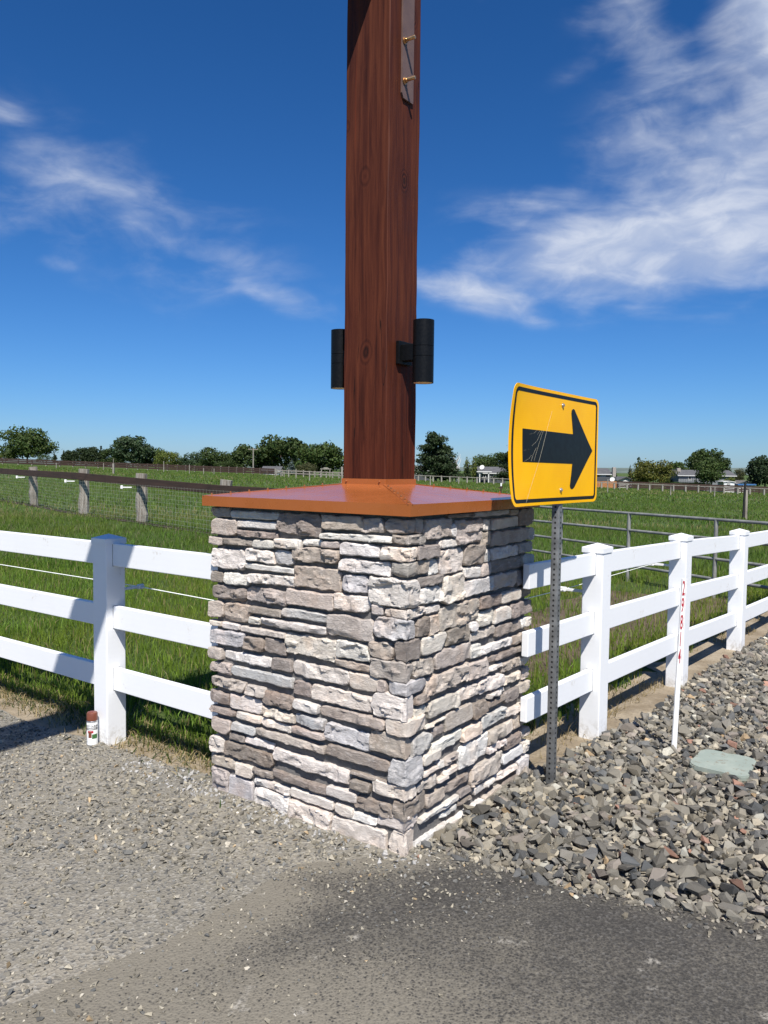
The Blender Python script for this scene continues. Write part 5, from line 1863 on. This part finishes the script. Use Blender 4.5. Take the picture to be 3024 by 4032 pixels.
# bare white birch
P = at(1797, 1882, 166.0); zb = terrain(P[0], P[1]); P[2] = min(zb, P[2])
bt = thing('birch_tree', P, 'bare white birch between the ragged pine and the yellow green trees', 'tree')
M_BIRCH = simple('birch_bark', (0.62, 0.60, 0.56), 0.8, 0.15, 5, bstr=0)
tr = MB(); br = MB()
Hb = (1885 - 1788) / FPX * 166.0
tr.tube([P, P + ZV * Hb * .5 + np.array([.12, 0, 0]), P + ZV * Hb * .95 + np.array([.05, 0, 0])], [.2, .13, .03], 7)
rr = random.Random(4)
for _ in range(16):
    f = rr.uniform(.3, .85); a = rr.uniform(0, 6.28); L_ = Hb * rr.uniform(.18, .4)
    s_ = P + ZV * Hb * f
    m_ = s_ + np.array([math.cos(a) * L_ * .4, math.sin(a) * L_ * .4, L_ * .5]); e_ = s_ + np.array([math.cos(a) * L_ * .6, math.sin(a) * L_ * .6, L_ * 1.1])
    br.tube([s_, m_, e_], [.07, .05, .02], 5)
tr.build('trunk', M_BIRCH, bt); br.build('branches', M_BIRCH, bt)

# ------------------------------------------------------------------ houses
M_ROOF = simple('grey_shingle', (0.085, 0.085, 0.088), 0.9, 0.2, 1.5, bstr=0.3, bd=0.02)
M_ROOFB = simple('brown_grey_shingle', (0.13, 0.122, 0.11), 0.9, 0.2, 1.5, bstr=0.3, bd=0.02)
M_SIDG = simple('grey_siding', (0.16, 0.17, 0.18), 0.8, 0.12, 2, bstr=0.2, bd=0.02)
M_SIDD = simple('dark_siding', (0.055, 0.06, 0.068), 0.8, 0.12, 2, bstr=0.2, bd=0.02)
M_SIDW = simple('white_siding', (0.66, 0.67, 0.66), 0.8, 0.08, 2, bstr=0.2, bd=0.02)
M_TRIM = simple('white_trim', (0.55, 0.55, 0.53), 0.6, 0.06, 4, bstr=0)
M_GLASS = simple('window_glass', (0.02, 0.025, 0.03), 0.08, 0.1, 3, bstr=0, spec=0.9)
M_BRICK = simple('pale_brick', (0.30, 0.27, 0.24), 0.9, 0.2, 6)
M_CEDAR = m_old_wood('cedar_boards', (0.28, 0.12, 0.045), (0.40, 0.18, 0.07), (3, 3, 1))
M_BLUE = simple('blue_tarp', (0.03, 0.12, 0.30), 0.6, 0.1, 3, bstr=0)


def house(xl, xr, ybase, yeave, yridge, D, lab, wall, roof, name='house', depth=8.0, chimney=None, wins=(), gable='x', over=0.45):
    a, b = at(xl, ybase, D), at(xr, ybase, D)
    ze = at((xl + xr) / 2, yeave, D)[2]; zr = at((xl + xr) / 2, yridge, D)[2]
    g = min(terrain(a[0], a[1]), terrain(b[0], b[1]), a[2], b[2]) - 0.2
    t = thing(name, np.array([(a[0] + b[0]) / 2, D, g]), lab, 'house' if name == 'house' else name.split('_')[-1])
    x0, x1, y0, y1 = a[0], b[0], D, D + depth
    xm, ym = (x0 + x1) / 2, (y0 + y1) / 2
    w_ = MB()
    if gable == 'x':     # ridge runs along x
        w_.prism([(x0, y0, g), (x0, y1, g), (x0, y1, ze), (x0, ym, zr - .12), (x0, y0, ze)], (x1 - x0, 0, 0))
        rf_ = MB()
        sl = (zr - ze) / (ym - y0)
        for (ya, s_) in ((y0 - over, -1), (y1 + over, 1)):
            e_ = ze - sl * over
            rf_.prism([(x0 - over, ya, e_), (x0 - over, ym, zr), (x0 - over, ym, zr + .14), (x0 - over, ya, e_ + .14)], (x1 - x0 + 2 * over, 0, 0))
    else:
        w_.prism([(x0, y0, g), (x1, y0, g), (x1, y0, ze), (xm, y0, zr - .12), (x0, y0, ze)], (0, depth, 0))
        rf_ = MB()
        sl = (zr - ze) / (xm - x0)
        for xa in (x0 - over, x1 + over):
            e_ = ze - sl * over
            rf_.prism([(xa, y0 - over, e_), (xm, y0 - over, zr), (xm, y0 - over, zr + .14), (xa, y0 - over, e_ + .14)], (0, depth + 2 * over, 0))
    w_.build('wall', wall, t)
    r_o = rf_.build('roof', roof, t)
    if gable == 'x':
        fb = MB().bar((x0 - over, y0 - over - .03, ze - sl * over + .03), (x1 + over, y0 - over - .03, ze - sl * over + .03), .02, .09)
        fb.build('gutter', M_TRIM, t)
    if chimney:
        xc, yt, wd, yb = chimney
        c_ = at(xc, yt, D)
        hw = wd / FPX * D / 2
        zb_ = at(xc, yb, D)[2]
        ch = MB().box((c_[0], D + (depth * .35 if yb < yeave + 3 else -0.5), (c_[2] + zb_) / 2), (1, 0, 0), (0, 1, 0), ZV, hw, .4, (c_[2] - zb_) / 2, .03, 1)
        ch.build('chimney', M_BRICK, r_o)
    for (wx0, wx1, wy0, wy1) in wins:
        p, q = at(wx0, wy1, D - .05), at(wx1, wy0, D - .05)
        fr_ = MB()
        cx, cz = (p[0] + q[0]) / 2, (p[2] + q[2]) / 2
        hx_, hz_ = (q[0] - p[0]) / 2, (q[2] - p[2]) / 2
        for (ox, oz, sx, sz) in ((0, hz_, hx_ + .07, .07), (0, -hz_, hx_ + .07, .07), (hx_, 0, .07, hz_), (-hx_, 0, .07, hz_), (0, 0, .03, hz_)):
            fr_.box((cx + ox, D - .04, cz + oz), (1, 0, 0), (0, 1, 0), ZV, sx, .06, sz)
        wf_ = fr_.build('window', M_TRIM, t)
        MB().box((cx, D - .02, cz), (1, 0, 0), (0, 1, 0), ZV, hx_, .03, hz_).build('pane', M_GLASS, wf_)
    return t


house(1034, 1098, 1862, 1853, 1838, 176, 'low grey roofed house below the tallest left tree', M_SIDW, M_ROOF, depth=7, wins=[(1060, 1072, 1855, 1860)])
house(1600, 1690, 1884, 1852, 1836, 178, 'dark house half behind the timber post and ragged pine', M_SIDD, M_ROOFB, wins=[(1640, 1652, 1860, 1872)])
h3 = house(1890, 1990, 1886, 1862, 1840, 178, 'grey roofed house with white porch columns left of the sign', M_SIDD, M_ROOF, wins=[(1896, 1912, 1866, 1880), (1930, 1942, 1866, 1878), (1950, 1962, 1866, 1876)])
D = 174.5
pa, pb_ = at(1876, 1857, D), at(1936, 1857, D)
MB().box(((pa[0] + pb_[0]) / 2, D + .8, pa[2]), (1, 0, 0), (0, 1, 0), ZV, (pb_[0] - pa[0]) / 2, 1.2, .11).build('porch_roof', M_TRIM, h3)
for xx in (1889, 1924):
    q = at(xx, 1860, D)
    gzz = terrain(q[0], q[1])
    MB().box((q[0], D, (q[2] + gzz) / 2), (1, 0, 0), (0, 1, 0), ZV, .12, .12, (q[2] - gzz) / 2 + .1).build('porch_column', M_TRIM, h3)


def dish(P, r, lab):
    t = thing('satellite_dish', P, lab, 'dish')
    MB().lathe([(0.02, -.06), (r * .5, -.04), (r, .06), (r - .03, .07), (r * .5, -.01), (.03, -.03)], P, 18, (-0.35, -0.85, 0.45)).build('reflector', M_TRIM, t, 40)
    MB().tube([P + np.array([0, .05, 0]), P + np.array([0, .1, -r * 1.3])], .04, 6).build('mast', M_PIPE, t)


dish(at(1898, 1840, 176.5), 0.55, 'white satellite dish on the grey roof left of the sign')
h4 = house(2300, 2404, 1900, 1866, 1846, 168, 'dark grey house with tall chimney just right of the sign', M_SIDD, M_ROOF, chimney=(2415, 1840, 13, 1878), wins=[(2362, 2372, 1868, 1878), (2376, 2383, 1868, 1878)])
p_, q_ = at(2340, 1884, 165.0), at(2426, 1884, 165.0)
MB().box(((p_[0] + q_[0]) / 2, 165.5, p_[2]), (1, 0, 0), (0, 1, 0), ZV, (q_[0] - p_[0]) / 2, .7, .35).build('balcony', M_SIDD, h4)
dish(at(2411, 1888, 163.5), 0.5, 'white satellite dish beside the balcony of the tall chimney house')
cfn = thing('board_fence', at(2385, 1915, 158), 'short orange cedar board fence below the tall chimney house', 'fence')
for x in np.linspace(2338, 2428, 31):
    p = at(x, 1895, 158.0); g_ = terrain(p[0], p[1])
    MB().box((p[0], 158, (p[2] + g_) / 2 - .1), (1, 0, 0), (0, 1, 0), ZV, .072, .012, (p[2] - g_) / 2 + .1 + random.uniform(-.02, .02)).build('board', M_CEDAR, cfn)
house(2436, 2490, 1903, 1890, 1879, 182, 'small white gabled shed between the two grey houses', M_SIDW, M_ROOF, name='garden_shed', depth=6, gable='y', over=.5)
h6 = house(2672, 2890, 1908, 1872, 1853, 182, 'long grey house with pale chimney behind the leafy tree', M_SIDG, M_ROOF, chimney=(2689, 1843, 14, 1862), wins=[(2710, 2724, 1874, 1890), (2732, 2746, 1874, 1890), (2752, 2764, 1878, 1890), (2820, 2834, 1876, 1888)], depth=8)
p_, q_ = at(2672, 1893, 180.0), at(2790, 1893, 180.0)
db = MB()
for zz in (0.0, .45, .9):
    db.bar((p_[0], 180, p_[2] + zz * .6 - .2), (q_[0], 180, q_[2] + zz * .6 - .2), .04, .05)
for k in range(14):
    xk = p_[0] + (q_[0] - p_[0]) * k / 13
    db.box((xk, 180, p_[2] + .05), (1, 0, 0), (0, 1, 0), ZV, .04, .04, .35)
db.box(((p_[0] + q_[0]) / 2, 181, p_[2] - .3), (1, 0, 0), (0, 1, 0), ZV, (q_[0] - p_[0]) / 2, 1.0, .08)
db.build('balcony', M_SIDG, h6)
house(2850, 2892, 1911, 1899, 1896, 160, 'small white shed below the grey house gable', M_SIDW, M_TRIM, name='garden_shed', depth=3, gable='y', over=.2, wins=[(2864, 2874, 1902, 1907)])
h8 = house(2905, 2958, 1913, 1904, 1894, 166, 'white gabled garage with blue tarp left of the right edge tree', M_SIDW, M_ROOFB, name='garage', depth=6, gable='y', over=.7)
p_, q_ = at(2903, 1908, 163.0), at(2976, 1910, 163.0)
tp_ = thing('tarp_cover', p_ * np.array([1, 1, 0]), 'blue tarp roof beside the white garage', 'tarp')
MB().box(((p_[0] + q_[0]) / 2, 163.5, p_[2]), (1, 0, 0), (0, 1, 0), ZV, (q_[0] - p_[0]) / 2, .8, .13, .05).build('sheet', M_BLUE, tp_)
for xk in (p_[0] + .1, q_[0] - .1):
    MB().box((xk, 163.5, p_[2] - .6), (1, 0, 0), (0, 1, 0), ZV, .06, .06, .8).build('pole', M_TRIM, tp_)
# dark plank fence in front of the houses
dk = [2430, 2500, 2570, 2640, 2710, 2780, 2850, 2920, 2990, 3060]
pts = [at(x, 1915, 156.0) for x in dk]
for P in pts: P[2] = terrain(P[0], P[1])
far_fence('ranch_fence', pts, [1.5] * len(pts), 'dark plank fence in front of the long grey house', M_BROWNB, M_BROWNB, (0.92, 0.72, 0.5, 0.28), 0.14, 0.1)

# utility pole, arbor
P = at(997, 1866, 172.0); P[2] = terrain(P[0], P[1])
Hp = (1866 - 1763) / FPX * 172.0
up = thing('utility_pole', P, 'thin wooden utility pole with crossarm rising above the left trees', 'pole')
MB().tube([P - ZV * .3, P + ZV * Hp], [.17, .12], 8).build('pole', M_PALEP, up)
MB().bar(P + ZV * (Hp - .35) - np.array([1.1, 0, 0]), P + ZV * (Hp - .35) + np.array([1.1, 0, 0]), .06, .07).build('crossarm', M_OLDP, up)
for k in (-1, 0, 1):
    MB().lathe([(.06, 0), (.08, .08), (.05, .16)], P + ZV * (Hp - .28) + np.array([k * .95, 0, 0]), 8).build('insulator', M_PALEP, up)
A0, A1 = at(1266, 1870, 158.0), at(1299, 1870, 158.0)
ar = thing('garden_arbor', A0, 'white wooden arbor frame left of the timber post base', 'arbor')
for q in (A0, A1):
    g_ = terrain(q[0], q[1])
    MB().box((q[0], q[1], g_ + .8), (1, 0, 0), (0, 1, 0), ZV, .09, .09, .95).build('upright', M_PALEP, ar)
g_ = terrain(A0[0], A0[1])
MB().box(((A0[0] + A1[0]) / 2, 158, g_ + 1.72), (1, 0, 0), (0, 1, 0), ZV, (A1[0] - A0[0]) / 2 + .25, .15, .09).build('crossbeam', M_PALEP, ar)
MB().prism([((A0[0] + A1[0]) / 2 - .7, 157.95, g_ + 1.82), ((A0[0] + A1[0]) / 2 - .35, 157.95, g_ + 2.05), ((A0[0] + A1[0]) / 2 + .35, 157.95, g_ + 2.05), ((A0[0] + A1[0]) / 2 + .7, 157.95, g_ + 1.82)], (0, .1, 0)).build('header', M_PALEP, ar)

# ------------------------------------------------------------------ grass
def blades(X, Y, h, wd, col, rng, seg=2, lean=0.45, z=None):
    n = len(X)
    Z = terrain(X, Y) - 0.005 if z is None else z
    a = rng.uniform(0, 2 * np.pi, n)
    dx_, dy_ = np.cos(a), np.sin(a)
    b = rng.uniform(0, 2 * np.pi, n); ln = np.abs(rng.normal(0, lean, n)) * h
    tx, ty = np.cos(b) * ln, np.sin(b) * ln
    B = np.stack([X, Y, Z], -1)
    side = np.stack([dx_ * wd, dy_ * wd, np.zeros(n)], -1)
    mid = B + np.stack([tx * .3, ty * .3, h * .55], -1)
    tip = B + np.stack([tx, ty, h * np.sqrt(np.clip(1 - (ln / h) ** 2 * .5, .25, 1))], -1)
    V = np.stack([B - side, B + side, mid - side * .75, mid + side * .75, tip], 1).reshape(-1, 3)
    i = np.arange(n) * 5
    F = np.concatenate([np.stack([i, i + 1, i + 3], -1), np.stack([i, i + 3, i + 2], -1), np.stack([i + 2, i + 3, i + 4], -1)])
    return V, F, np.repeat(col, 5, 0)


def gcol(n, rng, X, Y, dry=0.06):
    f = rng.random(n)
    base = np.array([0.140, 0.205, 0.026])[None] * rng.uniform(0.6, 1.3, (n, 1))
    base = base * np.stack([1 + .25 * fbm(X * .8, Y * .8, 0, 71), np.ones(n), np.ones(n)], -1)
    dryc = np.array([0.27, 0.225, 0.105])[None] * rng.uniform(.7, 1.2, (n, 1))
    return np.where((f < dry)[:, None], dryc, base)


rg = np.random.default_rng(77)
sL = lambda X, Y: (X - LP0[0]) * FN_L[0] + (Y - LP0[1]) * FN_L[1]       # distance behind the left fence
sR = lambda X, Y: (X - RP[0][0]) * FN_R[0] + (Y - RP[0][1]) * FN_R[1]
VS, FS, CS = [], [], []
off = 0


def addg(t):
    global off
    v, f, c = t
    VS.append(v); FS.append(f + off); CS.append(c); off += len(v)


infr = lambda X, Y: (np.abs(X) < 0.60 * Y + 0.8)
# lawn close behind the fences
N = 190000
X = rg.uniform(-8, 8, N); Y = rg.uniform(3.9, 12.5, N)
dl, dr = sL(X, Y), sR(X, Y)
pch = fbm(X * 1.4, Y * 1.4, 0, 81)
soil = inpoly(X, Y, SOILP)
k = infr(X, Y) & (dl > 0.14 + 0.10 * pch) & (dr > 0.30 + 0.24 * pch) & pillar_out(X, Y, .03)
k &= ~(soil & (rg.random(N) > 0.30 + 0.6 * np.clip(pch, 0, 1)))
k &= rg.random(N) < np.clip(1.25 - Y / 16, .25, 1)
X, Y = X[k], Y[k]; pch = pch[k]; dr = dr[k]
h = (0.060 + 0.065 * rg.random(len(X))) * (1 + .55 * pch) * np.where(sL(X, Y) < .5, 1.15, 1.0)
h = np.where(dr < 1.2, h * 1.25, h)
addg(blades(X, Y, np.clip(h, .04, .3), 0.0026 + 0.0024 * rg.random(len(X)), gcol(len(X), rg, X, Y, .09), rg, lean=.5))
tag(mobj('lawn_grass', fast_mesh('lawn_grass', np.concatenate(VS), np.concatenate(FS), np.concatenate(CS)), M_GRASS), 'long green grass growing close behind the white fences', 'grass', kind='stuff')
print('LAWN', off)
VS, FS, CS = [], [], []; off = 0
# dry straw along the fence feet
N = 8000
tpar = rg.uniform(-6, 1.2, N); spar = rg.normal(0.16, 0.11, N)
X = LP0[0] + FD_L[0] * tpar + FN_L[0] * spar; Y = LP0[1] + FD_L[1] * tpar + FN_L[1] * spar
k = pillar_out(X, Y, .02) & (np.hypot(X - LP0[0], Y - LP0[1]) > .1); X, Y = X[k], Y[k]
cst = np.where((rg.random(len(X)) < .62)[:, None], np.array([.34, .27, .14])[None] * rg.uniform(.6, 1.2, (len(X), 1)), np.array([.05, .09, .02])[None] * rg.uniform(.6, 1.2, (len(X), 1)))
addg(blades(X, Y, .025 + .06 * rg.random(len(X)) ** 2, .0022 + .0015 * rg.random(len(X)), cst, rg, lean=1.3, z=np.full(len(X), .006)))
N = 3500
tpar = rg.uniform(-.9, 5, N); spar = np.abs(rg.normal(0.0, 0.25, N)) + .05
X = RP[0][0] + FD_R[0] * tpar + FN_R[0] * spar; Y = RP[0][1] + FD_R[1] * tpar + FN_R[1] * spar
cl = fbm(X * 3, Y * 3, 0, 91) > 0.18
X, Y = X[cl], Y[cl]
cst = np.array([.36, .28, .15])[None] * rg.uniform(.6, 1.2, (len(X), 1))
addg(blades(X, Y, .03 + .08 * rg.random(len(X)) ** 2, .002 + .001 * rg.random(len(X)), cst, rg, lean=1.2))
tag(mobj('dry_straw', fast_mesh('dry_straw', np.concatenate(VS), np.concatenate(FS), np.concatenate(CS)), M_GRASS), 'dry straw and weeds at the foot of the white fences', 'straw', kind='stuff')
VS, FS, CS = [], [], []; off = 0
# the field: sparser, broader tufts with distance
for (ya, yb, N, hh_, ww) in ((11.5, 24, 90000, .13, .006), (24, 60, 90000, .16, .013), (60, 165, 70000, .20, .045)):
    Y = np.sqrt(rg.uniform(ya ** 2, yb ** 2, N)); X = rg.uniform(-.60, .60, N) * Y
    tuft = fbm(X * .5, Y * .5, 0, 101)
    k = rg.random(N) < np.clip(.75 + .6 * tuft, .2, 1)
    X, Y, tuft = X[k], Y[k], tuft[k]
    c = gcol(len(X), rg, X, Y, .10) * np.array([0.74, 0.80, 0.95])
    patch = fbm(X * .06, Y * .12, 0, 107) > .3
    c = np.where((patch & (rg.random(len(X)) < .35))[:, None], np.array([.24, .215, .09])[None], c)
    addg(blades(X, Y, hh_ * (.6 + .7 * rg.random(len(X))) * (1 + .4 * tuft), ww * (.6 + .8 * rg.random(len(X))), c, rg, lean=.5))
tag(mobj('field_grass', fast_mesh('field_grass', np.concatenate(VS), np.concatenate(FS), np.concatenate(CS)), M_GRASS), 'wide green pasture grass filling the field behind the fences', 'grass', kind='stuff')

for o in list(bpy.data.objects):
    if '_base' in o.keys():
        del o['_base']
